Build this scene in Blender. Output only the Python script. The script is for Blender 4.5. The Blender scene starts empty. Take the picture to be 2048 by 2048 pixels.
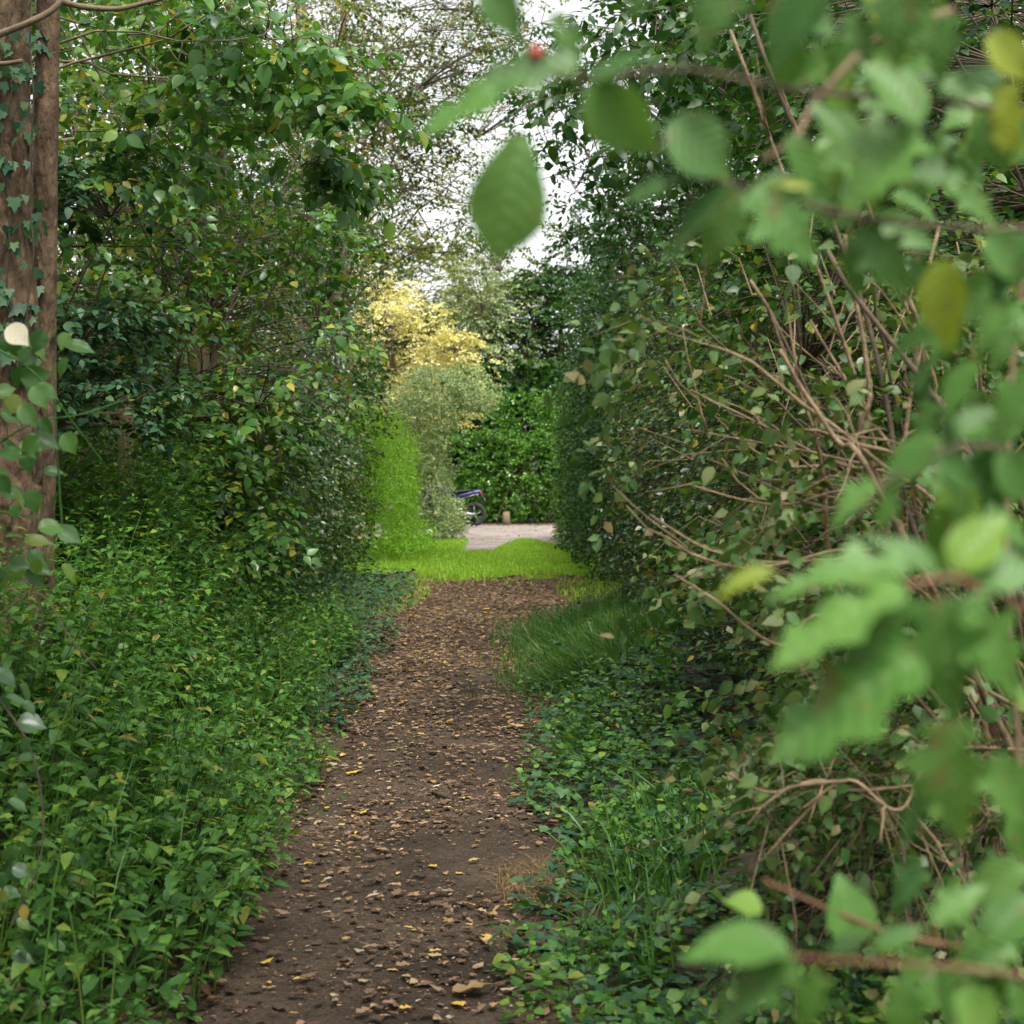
import bpy, math, random
import numpy as np
from mathutils import Vector, Matrix

scene = bpy.context.scene
COL = scene.collection
R = math.radians
rng = np.random.default_rng(7)
random.seed(7)

# ------------------------------------------------------------------ camera
F = 3400.0                      # focal length in photo pixels (photo 2048 wide)
CAMH = 1.6
cam = bpy.data.cameras.new("camera")
cam.sensor_width = 24.0
cam.lens = 24.0 * F / 2048.0
cam.shift_y = -(1024 - 930) / 2048.0
cam.clip_end = 1000
cam.dof.use_dof = True
cam.dof.focus_distance = 8.5
cam.dof.aperture_fstop = 4.0
co = bpy.data.objects.new("camera", cam)
co.location = (0, 0, CAMH)
co.rotation_euler = (R(90), 0, 0)
COL.objects.link(co)
scene.camera = co

# ------------------------------------------------------------------ light
SUN_EL, SUN_AZ = 64, 160        # degrees; azimuth clockwise from +Y
w = bpy.data.worlds.new("World")
scene.world = w
w.use_nodes = True
nt = w.node_tree
nt.nodes.clear()
sky = nt.nodes.new("ShaderNodeTexSky")
sky.sky_type = 'NISHITA'
sky.sun_disc = False
sky.sun_elevation = R(SUN_EL)
sky.sun_rotation = R(SUN_AZ)
sky.dust_density = 4.0
sky.ozone_density = 1.0
bw = nt.nodes.new("ShaderNodeRGBToBW")
mixn = nt.nodes.new("ShaderNodeMix")
mixn.data_type = 'RGBA'
mixn.inputs[0].default_value = 0.93      # overcast: most of the blue is gone
bg = nt.nodes.new("ShaderNodeBackground")
bg.inputs[1].default_value = 0.15
out = nt.nodes.new("ShaderNodeOutputWorld")
nt.links.new(sky.outputs[0], bw.inputs[0])
nt.links.new(sky.outputs[0], mixn.inputs[6])
cloud = nt.nodes.new("ShaderNodeMath")      # a bright even cloud layer
cloud.operation = 'MULTIPLY'
cloud.inputs[1].default_value = 1.3
nt.links.new(bw.outputs[0], cloud.inputs[0])
nt.links.new(cloud.outputs[0], mixn.inputs[7])
nt.links.new(mixn.outputs[2], bg.inputs[0])
nt.links.new(bg.outputs[0], out.inputs[0])
sl = bpy.data.lights.new("sun", 'SUN')
sl.energy = 1.4
sl.angle = R(14)
sl.color = (1.0, 0.95, 0.86)
so = bpy.data.objects.new("sun", sl)
so.rotation_euler = (R(90 - SUN_EL), 0, R(180 - SUN_AZ))
COL.objects.link(so)
scene.view_settings.view_transform = 'Standard'
scene.view_settings.look = 'None'
scene.view_settings.gamma = 1
scene.view_settings.exposure = 1.42
scene.cycles.max_bounces = 6
scene.cycles.diffuse_bounces = 2
scene.cycles.glossy_bounces = 2
scene.cycles.transmission_bounces = 4
scene.cycles.caustics_reflective = False
scene.cycles.caustics_refractive = False


def P(px, py, d):
    """point seen at photo pixel (px, py) when it stands d metres away"""
    return np.array([(px - 1024) / F * d, d, CAMH + (930 - py) / F * d])


# ------------------------------------------------------------------ helpers
def tag(o, label=None, cat=None, group=None, kind=None):
    if label: o['label'] = label
    if cat: o['category'] = cat
    if group: o['group'] = group
    if kind: o['kind'] = kind
    return o


def thing(name, loc, label, cat, group=None):
    o = bpy.data.objects.new(name, None)
    o.location = Vector([float(a) for a in loc])
    o.empty_display_size = 0.1
    COL.objects.link(o)
    return tag(o, label, cat, group)


def mesh(name, V, faces, mat, rnd=None, smooth=False):
    """faces: list of int arrays (n,3) or (n,4)"""
    m = bpy.data.meshes.new(name)
    V = np.asarray(V, dtype=np.float32)
    m.vertices.add(len(V))
    m.vertices.foreach_set("co", V.ravel())
    faces = [np.asarray(f, dtype=np.int32) for f in faces if len(f)]
    loops = np.concatenate([f.ravel() for f in faces])
    sizes = np.concatenate([np.full(len(f), f.shape[1], dtype=np.int32) for f in faces])
    starts = np.concatenate([[0], np.cumsum(sizes)[:-1]]).astype(np.int32)
    m.loops.add(len(loops))
    m.loops.foreach_set("vertex_index", loops)
    m.polygons.add(len(sizes))
    m.polygons.foreach_set("loop_start", starts)
    m.polygons.foreach_set("loop_total", sizes)
    if smooth:
        m.polygons.foreach_set("use_smooth", np.ones(len(sizes), dtype=bool))
    if rnd is not None:
        a = m.attributes.new("rnd", 'FLOAT', 'POINT')
        a.data.foreach_set("value", np.asarray(rnd, dtype=np.float32))
    m.update(calc_edges=True)
    m.validate()
    if mat is not None: m.materials.append(mat)
    return m


def obj(name, m, parent=None, loc=(0, 0, 0)):
    """m is a mesh with world coordinates; it is shifted so that its origin is its parent's"""
    o = bpy.data.objects.new(name, m)
    COL.objects.link(o)
    if parent is not None:
        o.parent = parent
        p = Vector((0, 0, 0))
        q = parent
        while q is not None:
            p += q.location
            q = q.parent
        o.location = -p
    return o


def noise3(p, scale, seed=0):
    """cheap value noise 0..1 for an (n,3) array"""
    q = np.asarray(p) * scale + seed * 17.31
    i = np.floor(q).astype(np.int64)
    f = q - i
    f = f * f * (3 - 2 * f)
    r = 0
    for dx in (0, 1):
        for dy in (0, 1):
            for dz in (0, 1):
                h = (i[:, 0] + dx) * 73856093 ^ (i[:, 1] + dy) * 19349663 ^ (i[:, 2] + dz) * 83492791 ^ (seed * 2654435)
                h = (h ^ (h >> 13)) * 1274126177
                v = ((h ^ (h >> 16)) & 0xffff) / 65535.0
                wx = f[:, 0] if dx else 1 - f[:, 0]
                wy = f[:, 1] if dy else 1 - f[:, 1]
                wz = f[:, 2] if dz else 1 - f[:, 2]
                r = r + v * wx * wy * wz
    return r


def euler(ax, ay, az):
    ca, sa, cb, sb, cc, sc_ = np.cos(ax), np.sin(ax), np.cos(ay), np.sin(ay), np.cos(az), np.sin(az)
    z = np.zeros_like(ca); o = np.ones_like(ca)
    X = np.stack([np.stack([o, z, z], -1), np.stack([z, ca, -sa], -1), np.stack([z, sa, ca], -1)], -2)
    Y = np.stack([np.stack([cb, z, sb], -1), np.stack([z, o, z], -1), np.stack([-sb, z, cb], -1)], -2)
    Z = np.stack([np.stack([cc, -sc_, z], -1), np.stack([sc_, cc, z], -1), np.stack([z, z, o], -1)], -2)
    return Z @ Y @ X


def frames(d):
    """rotation matrices with X along d and Z as near up as can be"""
    d = d / np.linalg.norm(d, axis=1, keepdims=True)
    up = np.tile([0, 0, 1.0], (len(d), 1))
    up[np.abs(d[:, 2]) > .98] = [1, 0, 0]
    y = np.cross(up, d); y /= np.linalg.norm(y, axis=1, keepdims=True)
    z = np.cross(d, y)
    return np.stack([d, y, z], -1)


def tube(pts, rad, sides=6, cap=True, wob=0.0):
    pts = np.asarray(pts, float)
    n = len(pts)
    rad = np.broadcast_to(np.asarray(rad, float), (n,)) if np.ndim(rad) else np.full(n, rad)
    t = np.gradient(pts, axis=0)
    t /= np.linalg.norm(t, axis=1, keepdims=True) + 1e-9
    ref = np.array([0.0, 0.0, 1.0]) if abs(t[0, 2]) < .9 else np.array([1.0, 0, 0])
    u = np.cross(t, ref); u /= np.linalg.norm(u, axis=1, keepdims=True) + 1e-9
    v = np.cross(t, u)
    a = np.linspace(0, 2 * np.pi, sides, endpoint=False)
    rr = rad[:, None] * (1 + (rng.uniform(-wob, wob, (n, sides)) if wob else 0))
    V = pts[:, None] + rr[..., None] * (np.cos(a)[None, :, None] * u[:, None] + np.sin(a)[None, :, None] * v[:, None])
    V = V.reshape(-1, 3)
    i = np.arange(n - 1)[:, None] * sides
    j = np.arange(sides)[None]
    k = (j + 1) % sides
    Q = np.stack([i + j, i + k, i + sides + k, i + sides + j], -1).reshape(-1, 4)
    T = []
    if cap:
        V = np.vstack([V, pts[0], pts[-1]])
        c = n * sides
        jj = np.arange(sides); kk = (jj + 1) % sides
        T = np.concatenate([np.stack([np.full(sides, c), kk, jj], -1),
                            np.stack([np.full(sides, c + 1), (n - 1) * sides + jj, (n - 1) * sides + kk], -1)])
    return V, Q, T


class MB:
    def __init__(s): s.V = []; s.Q = []; s.T = []; s.r = []; s.n = 0
    def add(s, V, Q=(), T=(), rnd=None):
        if len(Q): s.Q.append(np.asarray(Q) + s.n)
        if len(T): s.T.append(np.asarray(T) + s.n)
        s.V.append(np.asarray(V, float)); s.n += len(V)
        s.r.append(np.full(len(V), rng.random() if rnd is None else rnd))
        return s
    def tube(s, pts, rad, sides=6, cap=True, wob=0.0): return s.add(*tube(pts, rad, sides, cap, wob))
    def box(s, c, size, rot=None):
        h = np.array(size) / 2
        v = np.array([[x, y, z] for x in (-1, 1) for y in (-1, 1) for z in (-1, 1)], float) * h
        if rot is not None: v = v @ np.asarray(rot).T
        return s.add(v + np.array(c), [[0, 1, 3, 2], [4, 6, 7, 5], [0, 4, 5, 1], [2, 3, 7, 6], [0, 2, 6, 4], [1, 5, 7, 3]])
    def build(s, name, mat, parent=None, smooth=True):
        fs = []
        if s.Q: fs.append(np.concatenate(s.Q))
        if s.T: fs.append(np.concatenate(s.T))
        return obj(name, mesh(name, np.concatenate(s.V), fs, mat, np.concatenate(s.r), smooth), parent)


def curve(a, b, n=6, sag=0.0, jit=0.0):
    a = np.asarray(a, float); b = np.asarray(b, float)
    t = np.linspace(0, 1, n)[:, None]
    p = a + (b - a) * t
    p[:, 2] += sag * 4 * (t * (1 - t))[:, 0]
    if jit: p[1:-1] += rng.normal(0, jit, (n - 2, 3))
    return p


def smooth_path(pts, n=24):
    """Catmull-Rom through the points"""
    pts = np.asarray(pts, float)
    p = np.vstack([2 * pts[0] - pts[1], pts, 2 * pts[-1] - pts[-2]])
    o = []
    seg = len(pts) - 1
    for i in range(seg):
        k = max(2, n // seg)
        for t in np.linspace(0, 1, k, endpoint=(i == seg - 1)):
            p0, p1, p2, p3 = p[i:i + 4]
            o.append(.5 * ((2 * p1) + (p2 - p0) * t + (2 * p0 - 5 * p1 + 4 * p2 - p3) * t * t + (3 * p1 - p0 - 3 * p2 + p3) * t ** 3))
    return np.array(o)


# ------------------------------------------------------------------ materials
def base_mat(name):
    m = bpy.data.materials.new(name)
    m.use_nodes = True
    m.node_tree.nodes.clear()
    return m, m.node_tree.nodes, m.node_tree.links


def leaf_mat(name, stops, rough=.45, transl=.3, spec=.5, tboost=1.6, veins=False):
    green_b = .78 if stops[0][1][1] > stops[0][1][0] * 1.1 else 1.0
    """stops: (position, (r,g,b)) over a random number that each leaf has"""
    m, N, L = base_mat(name)
    at = N.new("ShaderNodeAttribute"); at.attribute_name = "rnd"
    oi = N.new("ShaderNodeObjectInfo")
    ad = N.new("ShaderNodeMath"); ad.operation = 'ADD'
    fr = N.new("ShaderNodeMath"); fr.operation = 'FRACT'
    L.new(at.outputs["Fac"], ad.inputs[0]); L.new(oi.outputs["Random"], ad.inputs[1]); L.new(ad.outputs[0], fr.inputs[0])
    ramp = N.new("ShaderNodeValToRGB")
    cr = ramp.color_ramp
    while len(cr.elements) < len(stops): cr.elements.new(.5)
    for e, (p, c) in zip(cr.elements, stops):
        e.position = p; e.color = (c[0] * .97, c[1] * .95, c[2] * green_b, 1)
    L.new(fr.outputs[0], ramp.inputs[0])
    tc = N.new("ShaderNodeTexCoord")
    nz = N.new("ShaderNodeTexNoise"); nz.inputs["Scale"].default_value = 30; nz.inputs["Detail"].default_value = 3
    L.new(tc.outputs["Object"], nz.inputs["Vector"])
    mr = N.new("ShaderNodeMapRange"); mr.inputs[1].default_value = .3; mr.inputs[2].default_value = .7
    mr.inputs[3].default_value = .78; mr.inputs[4].default_value = 1.2
    L.new(nz.outputs["Fac"], mr.inputs[0])
    mul = N.new("ShaderNodeVectorMath"); mul.operation = 'SCALE'
    L.new(ramp.outputs[0], mul.inputs[0]); L.new(mr.outputs[0], mul.inputs["Scale"])
    pr = N.new("ShaderNodeBsdfPrincipled")
    pr.inputs["Roughness"].default_value = rough
    pr.inputs["Specular IOR Level"].default_value = spec
    if veins:      # pale midrib and side veins, brown blemishes, in the leaf's own coordinates
        def mth(op, *a):
            q = N.new("ShaderNodeMath"); q.operation = op
            for i_, v in enumerate(a):
                if hasattr(v, 'node'): L.new(v, q.inputs[i_])
                else: q.inputs[i_].default_value = v
            return q.outputs[0]
        sp = N.new("ShaderNodeSeparateXYZ"); L.new(tc.outputs["Object"], sp.inputs[0])
        ax = mth('ABSOLUTE', sp.outputs[0])
        rib = mth('LESS_THAN', ax, .012)
        wv = mth('SINE', mth('MULTIPLY', mth('SUBTRACT', sp.outputs[1], mth('MULTIPLY', ax, .75)), 52))
        sv = mth('GREATER_THAN', wv, .9)
        vn = mth('MAXIMUM', rib, mth('MULTIPLY', sv, .6))
        m1 = N.new("ShaderNodeMix"); m1.data_type = 'RGBA'; L.new(mth('MULTIPLY', vn, mth('MULTIPLY', mr.outputs[0], .3)), m1.inputs[0])
        L.new(mul.outputs[0], m1.inputs[6]); m1.inputs[7].default_value = (.2, .32, .11, 1)
        nb_ = N.new("ShaderNodeTexNoise"); nb_.inputs["Scale"].default_value = 5; nb_.inputs["Detail"].default_value = 5
        va = N.new("ShaderNodeVectorMath"); va.operation = 'ADD'; cb = N.new("ShaderNodeCombineXYZ")
        L.new(mth('MULTIPLY', oi.outputs["Random"], 40), cb.inputs[2]); L.new(tc.outputs["Object"], va.inputs[0]); L.new(cb.outputs[0], va.inputs[1]); L.new(va.outputs[0], nb_.inputs["Vector"])
        bm_ = N.new("ShaderNodeMapRange"); bm_.inputs[1].default_value = .62; bm_.inputs[2].default_value = .68; L.new(nb_.outputs["Fac"], bm_.inputs[0])
        m2 = N.new("ShaderNodeMix"); m2.data_type = 'RGBA'; L.new(mth('MULTIPLY', bm_.outputs[0], .75), m2.inputs[0])
        L.new(m1.outputs[2], m2.inputs[6]); m2.inputs[7].default_value = (.14, .1, .035, 1)
        mul = N.new("ShaderNodeVectorMath"); mul.operation = 'SCALE'; mul.inputs["Scale"].default_value = 1
        L.new(m2.outputs[2], mul.inputs[0])
        bp_ = N.new("ShaderNodeBump"); bp_.inputs["Strength"].default_value = .2; bp_.inputs["Distance"].default_value = .004
        L.new(wv, bp_.inputs["Height"]); L.new(bp_.outputs[0], pr.inputs["Normal"])
    L.new(mul.outputs[0], pr.inputs["Base Color"])
    o = N.new("ShaderNodeOutputMaterial")
    if transl > 0:
        tr = N.new("ShaderNodeBsdfTranslucent")
        tm = N.new("ShaderNodeVectorMath"); tm.operation = 'MULTIPLY'
        tm.inputs[1].default_value = (tboost * 1.15, tboost * 1.1, tboost * .45)
        L.new(mul.outputs[0], tm.inputs[0]); L.new(tm.outputs[0], tr.inputs[0])
        mx = N.new("ShaderNodeMixShader"); mx.inputs[0].default_value = transl
        L.new(pr.outputs[0], mx.inputs[1]); L.new(tr.outputs[0], mx.inputs[2]); L.new(mx.outputs[0], o.inputs[0])
    else:
        L.new(pr.outputs[0], o.inputs[0])
    return m


def solid_mat(name, c1, c2=None, scale=8, rough=.8, bump=0.0, bscale=None, stretch=(1, 1, 1), metal=0, spec=.3, detail=6):
    m, N, L = base_mat(name)
    pr = N.new("ShaderNodeBsdfPrincipled")
    pr.inputs["Roughness"].default_value = rough
    pr.inputs["Metallic"].default_value = metal
    pr.inputs["Specular IOR Level"].default_value = spec
    o = N.new("ShaderNodeOutputMaterial")
    L.new(pr.outputs[0], o.inputs[0])
    tc = N.new("ShaderNodeTexCoord")
    mp = N.new("ShaderNodeMapping"); mp.inputs["Scale"].default_value = stretch
    L.new(tc.outputs["Object"], mp.inputs[0])
    nz = N.new("ShaderNodeTexNoise"); nz.inputs["Scale"].default_value = scale; nz.inputs["Detail"].default_value = detail
    nz.inputs["Roughness"].default_value = .65
    L.new(mp.outputs[0], nz.inputs["Vector"])
    ramp = N.new("ShaderNodeValToRGB")
    ramp.color_ramp.elements[0].position = .32; ramp.color_ramp.elements[1].position = .68
    ramp.color_ramp.elements[0].color = (*c1, 1); ramp.color_ramp.elements[1].color = (*(c2 or c1), 1)
    L.new(nz.outputs["Fac"], ramp.inputs[0]); L.new(ramp.outputs[0], pr.inputs["Base Color"])
    if bump:
        n2 = N.new("ShaderNodeTexNoise"); n2.inputs["Scale"].default_value = bscale or scale * 3; n2.inputs["Detail"].default_value = 8
        L.new(mp.outputs[0], n2.inputs["Vector"])
        b = N.new("ShaderNodeBump"); b.inputs["Strength"].default_value = bump; b.inputs["Distance"].default_value = .02
        L.new(n2.outputs["Fac"], b.inputs["Height"]); L.new(b.outputs[0], pr.inputs["Normal"])
    return m


M = {}
M['nettle'] = leaf_mat("nettle_leaf", [(0, (.03, .09, .022)), (.5, (.055, .15, .032)), (.88, (.1, .22, .04)), (.96, (.18, .24, .04)), (1, (.2, .16, .05))], .42, .3, .28)
M['hazel'] = leaf_mat("broad_leaf", [(0, (.03, .09, .025)), (.45, (.05, .135, .035)), (.85, (.085, .19, .04)), (.96, (.17, .22, .04)), (1, (.34, .3, .05))], .34, .3, .35)
M['privet'] = leaf_mat("small_glossy_leaf", [(0, (.025, .07, .025)), (.6, (.045, .115, .038)), (.93, (.09, .16, .04)), (1, (.26, .2, .05))], .3, .2, .55)
M['dark'] = leaf_mat("dark_leaf", [(0, (.014, .045, .016)), (.6, (.024, .08, .022)), (1, (.05, .11, .025))], .34, .3, .3)
M['far'] = leaf_mat("far_leaf", [(0, (.06, .11, .03)), (.5, (.11, .17, .04)), (.85, (.2, .23, .05)), (1, (.3, .22, .05))], .5, .4)
M['olive'] = leaf_mat("olive_leaf", [(0, (.03, .07, .025)), (.5, (.055, .105, .03)), (.85, (.09, .13, .035)), (1, (.16, .12, .04))], .42, .3, .3)
M['dull'] = leaf_mat("dull_ageing_leaf", [(0, (.025, .07, .018)), (.45, (.048, .105, .026)), (.8, (.085, .135, .04)), (.95, (.16, .19, .1)), (1, (.15, .1, .05))], .45, .22, .25, 1.6, True)
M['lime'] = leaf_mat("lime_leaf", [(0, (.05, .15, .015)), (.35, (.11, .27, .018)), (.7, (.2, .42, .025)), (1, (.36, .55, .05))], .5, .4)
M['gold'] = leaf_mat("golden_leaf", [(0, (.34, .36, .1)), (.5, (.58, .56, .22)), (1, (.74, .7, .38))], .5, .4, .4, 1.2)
M['grey'] = leaf_mat("grey_green_leaf", [(0, (.12, .2, .12)), (.6, (.24, .33, .2)), (1, (.4, .46, .2))], .5, .25)
M['laurel'] = leaf_mat("hedge_leaf", [(0, (.018, .065, .01)), (.5, (.045, .14, .018)), (.85, (.1, .24, .025)), (1, (.2, .34, .04))], .35, .3)
M['ivy'] = leaf_mat("ivy_leaf", [(0, (.016, .055, .03)), (.6, (.03, .085, .045)), (1, (.06, .13, .05))], .5, .12, .25)
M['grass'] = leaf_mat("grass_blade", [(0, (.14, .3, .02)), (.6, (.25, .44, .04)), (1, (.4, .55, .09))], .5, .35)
M['tuft'] = leaf_mat("long_grass_blade", [(0, (.03, .10, .02)), (.7, (.06, .17, .03)), (1, (.14, .2, .05))], .45, .3)
M['straw'] = leaf_mat("straw", [(0, (.16, .11, .045)), (1, (.33, .22, .08))], .6, .2)
M['fallen'] = leaf_mat("fallen_leaf", [(0, (.042, .025, .015)), (.3, (.085, .05, .03)), (.55, (.16, .095, .055)), (.75, (.25, .155, .09)), (.87, (.33, .2, .07)), (.95, (.34, .29, .19)), (1, (.48, .32, .04))], .55, .12, .4)
M['yellow'] = leaf_mat("yellow_leaf", [(0, (.5, .33, .03)), (1, (.55, .4, .05))], .5, .15)
M['front'] = leaf_mat("front_leaf", [(0, (.045, .125, .024)), (.5, (.07, .175, .035)), (.85, (.10, .215, .055)), (1, (.13, .24, .03))], .42, .28, .35, 1.4, True)
M['frontdark'] = leaf_mat("front_leaf_dark", [(0, (.022, .075, .014)), (1, (.035, .11, .02))], .5, .3, .3, 1.4, True)
M['frontyellow'] = leaf_mat("front_leaf_yellow", [(0, (.18, .25, .02)), (1, (.26, .32, .03))], .5, .4, .5, 1.2, True)
M['cream'] = leaf_mat("cream_leaf", [(0, (.6, .56, .36)), (1, (.62, .58, .4))], .6, .2)
M['berry'] = solid_mat("red_berry", (.34, .03, .03), (.42, .05, .05), rough=.3)
M['bark'] = solid_mat("orange_brown_bark", (.03, .019, .011), (.165, .108, .062), 14, .95, 1.0, 40, (1, 1, .45), detail=12)
M['bark2'] = solid_mat("grey_brown_bark", (.10, .075, .05), (.2, .15, .09), 6, .9, .8, 20, (1, 1, .3))
M['darkbark'] = solid_mat("dark_bark", (.03, .024, .018), (.07, .055, .04), 10, .9, .5, 30)
M['twig'] = solid_mat("brown_twig", (.05, .038, .025), (.11, .08, .05), 14, .8, .3, 60)
M['tan'] = solid_mat("tan_stem", (.09, .06, .032), (.25, .175, .10), 16, .75, .4, 60)
M['redtwig'] = solid_mat("red_brown_twig", (.12, .055, .03), (.2, .1, .055), 20, .7, .2, 60)
M['soil'] = solid_mat("dark_soil", (.02, .015, .01), (.045, .035, .022), 5, .95, .6, 30)
M['wood'] = solid_mat("weathered_wood", (.03, .023, .01), (.075, .055, .025), 6, .9, .6, 24, (1, 1, .15))
M['wood_h'] = solid_mat("weathered_rail", (.03, .021, .01), (.075, .052, .025), 6, .9, .6, 24, (.15, 1, 1))
M['wire'] = solid_mat("wire", (.03, .035, .035), (.06, .065, .065), 30, .5, metal=.6)
M['rubber'] = solid_mat("tyre_rubber", (.015, .015, .016), (.03, .03, .03), 20, .7)
M['blue'] = solid_mat("dark_blue_paint", (.01, .01, .05), (.015, .015, .08), 4, .25, spec=.6)
M['violet'] = solid_mat("light_violet_paint", (.1, .09, .36), (.15, .14, .45), 4, .25, spec=.6)
M['black'] = solid_mat("black_plastic", (.012, .012, .013), (.02, .02, .022), 10, .45)
M['metal'] = solid_mat("grey_metal", (.16, .17, .18), (.25, .26, .27), 10, .4, metal=.7)
M['redlamp'] = solid_mat("red_lens", (.5, .02, .02), (.5, .02, .02), 10, .3)
M['white'] = solid_mat("white_plastic", (.75, .75, .74), (.8, .8, .8), 10, .5)


# ------------------------------------------------------------------ leaf templates: unit length along +Y, normal +Z
def T2(w=.32, fold=.06, droop=.1):
    V = np.array([[0, 0, 0], [-w, .45, fold], [w, .45, fold], [0, 1, -droop]])
    return V, np.array([[0, 3, 1], [0, 2, 3]])


def T6(w=.3, fold=.07, droop=.14):
    V = np.array([[0, 0, 0], [0, .5, .0], [0, 1, -droop], [-w, .33, fold], [-.72 * w, .68, fold * .6 - droop * .4], [w, .33, fold], [.72 * w, .68, fold * .6 - droop * .4]])
    return V, np.array([[0, 5, 1], [5, 6, 1], [6, 2, 1], [0, 1, 3], [3, 1, 4], [4, 1, 2]])


def Tshape(ws, fold=.08, droop=.2, cols=1, stalk=.0, wave=0.0, bend=0.0):
    """ws: half widths at equally spaced stations from base to tip"""
    n = len(ws)
    t = np.linspace(0, 1, n)
    rows = []
    xs = np.linspace(-1, 1, 2 * cols + 1)
    for i in range(n):
        for x in xs:
            z = fold * abs(x) ** .8 * min(1, ws[i] * 4) - droop * t[i] ** 2 + wave * math.sin(t[i] * 14 + x * 2) * abs(x)
            rows.append([x * ws[i] + bend * math.sin(t[i] * 3.14), stalk + t[i] * (1 - stalk) - (.06 * abs(x) if 0 < i < n - 1 else 0), z])
    V = np.array(rows); c = 2 * cols + 1
    Q = [[i * c + j, i * c + j + 1, (i + 1) * c + j + 1, (i + 1) * c + j] for i in range(n - 1) for j in range(2 * cols)]
    return V, np.array(Q)


def Tivy():
    o = [(0, 0), (.28, -.12), (.5, .1), (.34, .3), (.44, .55), (.2, .58), (0, 1), (-.2, .58), (-.44, .55), (-.34, .3), (-.5, .1), (-.28, -.12)]
    V = [[0, .32, .0]] + [[x, y, .05 * (abs(x) * 2) - .08 * (y > .9)] for x, y in o]
    n = len(o)
    return np.array(V), np.array([[0, 1 + i, 1 + (i + 1) % n] for i in range(n)])


SER = lambda: [0.01, .2, .26, .24, .31, .27, .3, .25, .26, .2, .2, .13, .11, .05, 0.004]
T_NETTLE = Tshape([.02, .24, .28, .23, .26, .19, .2, .13, .1, 0.005], .07, .22)
T_OVAL = Tshape([.02, .2, .32, .35, .33, .26, .15, .004], .07, .2)
T_LONG = Tshape([.02, .12, .2, .22, .2, .14, .004], .06, .25)


def to_tris(T):
    V, Fc = T
    if Fc.shape[1] == 3: return V, Fc
    return V, np.concatenate([Fc[:, [0, 1, 2]], Fc[:, [0, 2, 3]]])


def leaves_mesh(name, mat, C, Rm, S, T, rnd, wid=None):
    """join n leaves: centres C (n,3), rotations Rm (n,3,3), lengths S (n,)"""
    V, Fc = T
    loc = V[None] * S[:, None, None]
    if wid is not None: loc = loc * np.stack([wid, np.ones_like(wid), np.ones_like(wid)], -1)[:, None]
    W = np.einsum('nij,nkj->nki', Rm, loc) + C[:, None]
    FF = (Fc[None] + (np.arange(len(C)) * len(V))[:, None, None]).reshape(-1, Fc.shape[1])
    return mesh(name, W.reshape(-1, 3), [FF], mat, np.repeat(rnd, len(V)))


def leaf_objs(name, mat, C, Rm, S, T, parent, smooth=False, label=None):
    """each leaf an object of its own, sharing one mesh"""
    me = mesh(name, T[0], [T[1]], mat, None, smooth)
    base = np.array(parent.location)
    if parent.parent: base = base + np.array(parent.parent.location)
    r = []
    for i in range(len(C)):
        o = bpy.data.objects.new(name, me)
        COL.objects.link(o)
        o.parent = parent
        mt = Matrix(Rm[i].tolist()).to_4x4()
        o.matrix_local = Matrix.Translation(Vector((C[i] - base).tolist())) @ mt @ Matrix.Scale(float(S[i]), 4)
        if label: o['label'] = label
        r.append(o)
    return r


def spray_layout(K=9, L=.32, kind='alt', droop=.35, seed=0):
    """offsets and rotations of K leaves on a twig along +X"""
    r = np.random.default_rng(seed)
    off, rot = [], []
    for k in range(K):
        t = (k + 1) / K
        side = 1 if k % 2 else -1
        if kind == 'opp': t = (k // 2 + 1) / (K / 2)
        ang = R(35 + 35 * (1 - t)) * side + r.normal(0, .15)
        if k == K - 1: ang = 0
        # leaf +Y must point along (cos ang, sin ang)
        az = ang - math.pi / 2
        off.append([t * L, side * .01, -.12 * L * t * t])
        rot.append(euler(np.array(-droop + r.normal(0, .2)), np.array(r.normal(0, .25)), np.array(az)))
    return np.array(off), np.array(rot)


LAY = [spray_layout(9, .3, 'alt', .3, 1), spray_layout(8, .26, 'opp', .4, 2), spray_layout(10, .34, 'alt', .25, 3)]


def spray_leaves(P0, D, scale, lay, jit=.35, leaf=.06, lvar=.25):
    """P0 (n,3) spray roots, D (n,3) directions"""
    off, rot = lay
    Rs = frames(D)
    Rs = Rs @ euler(rng.normal(0, .3, len(P0)), np.zeros(len(P0)), np.zeros(len(P0)))
    n, K = len(P0), len(off)
    C = P0[:, None] + np.einsum('nij,kj->nki', Rs, off) * scale[:, None, None]
    C = C + rng.normal(0, .012, C.shape)
    Rj = euler(rng.normal(0, jit, (n, K)), rng.normal(0, jit, (n, K)), rng.normal(0, jit, (n, K)))
    Rm = Rs[:, None] @ rot[None] @ Rj
    S = leaf * rng.uniform(1 - lvar, 1 + lvar, (n, K)) * np.minimum(1.3, scale[:, None])
    rn = np.clip(rng.random((n, 1)) * .4 + rng.random((n, K)) * .6, 0, .999)
    return C.reshape(-1, 3), Rm.reshape(-1, 3, 3), S.ravel(), rn.ravel()


def screen(C):
    d = np.maximum(C[:, 1], .1)
    return 1024 + C[:, 0] / d * F, 930 - (C[:, 2] - CAMH) / d * F


def ell(n, c, r, seed=0, scale=1.2, thr=.45, hollow=0.0):
    """points inside an ellipsoid, thinned by noise into clumps"""
    out_ = np.zeros((0, 3))
    while len(out_) < n:
        p = rng.uniform(-1, 1, (n * 4, 3))
        q = np.linalg.norm(p, axis=1)
        p = p[(q < 1) & (q > hollow)] * np.array(r) + np.array(c)
        p = p[noise3(p, scale, seed) > thr]
        out_ = np.vstack([out_, p])
    return out_[:n]


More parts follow.
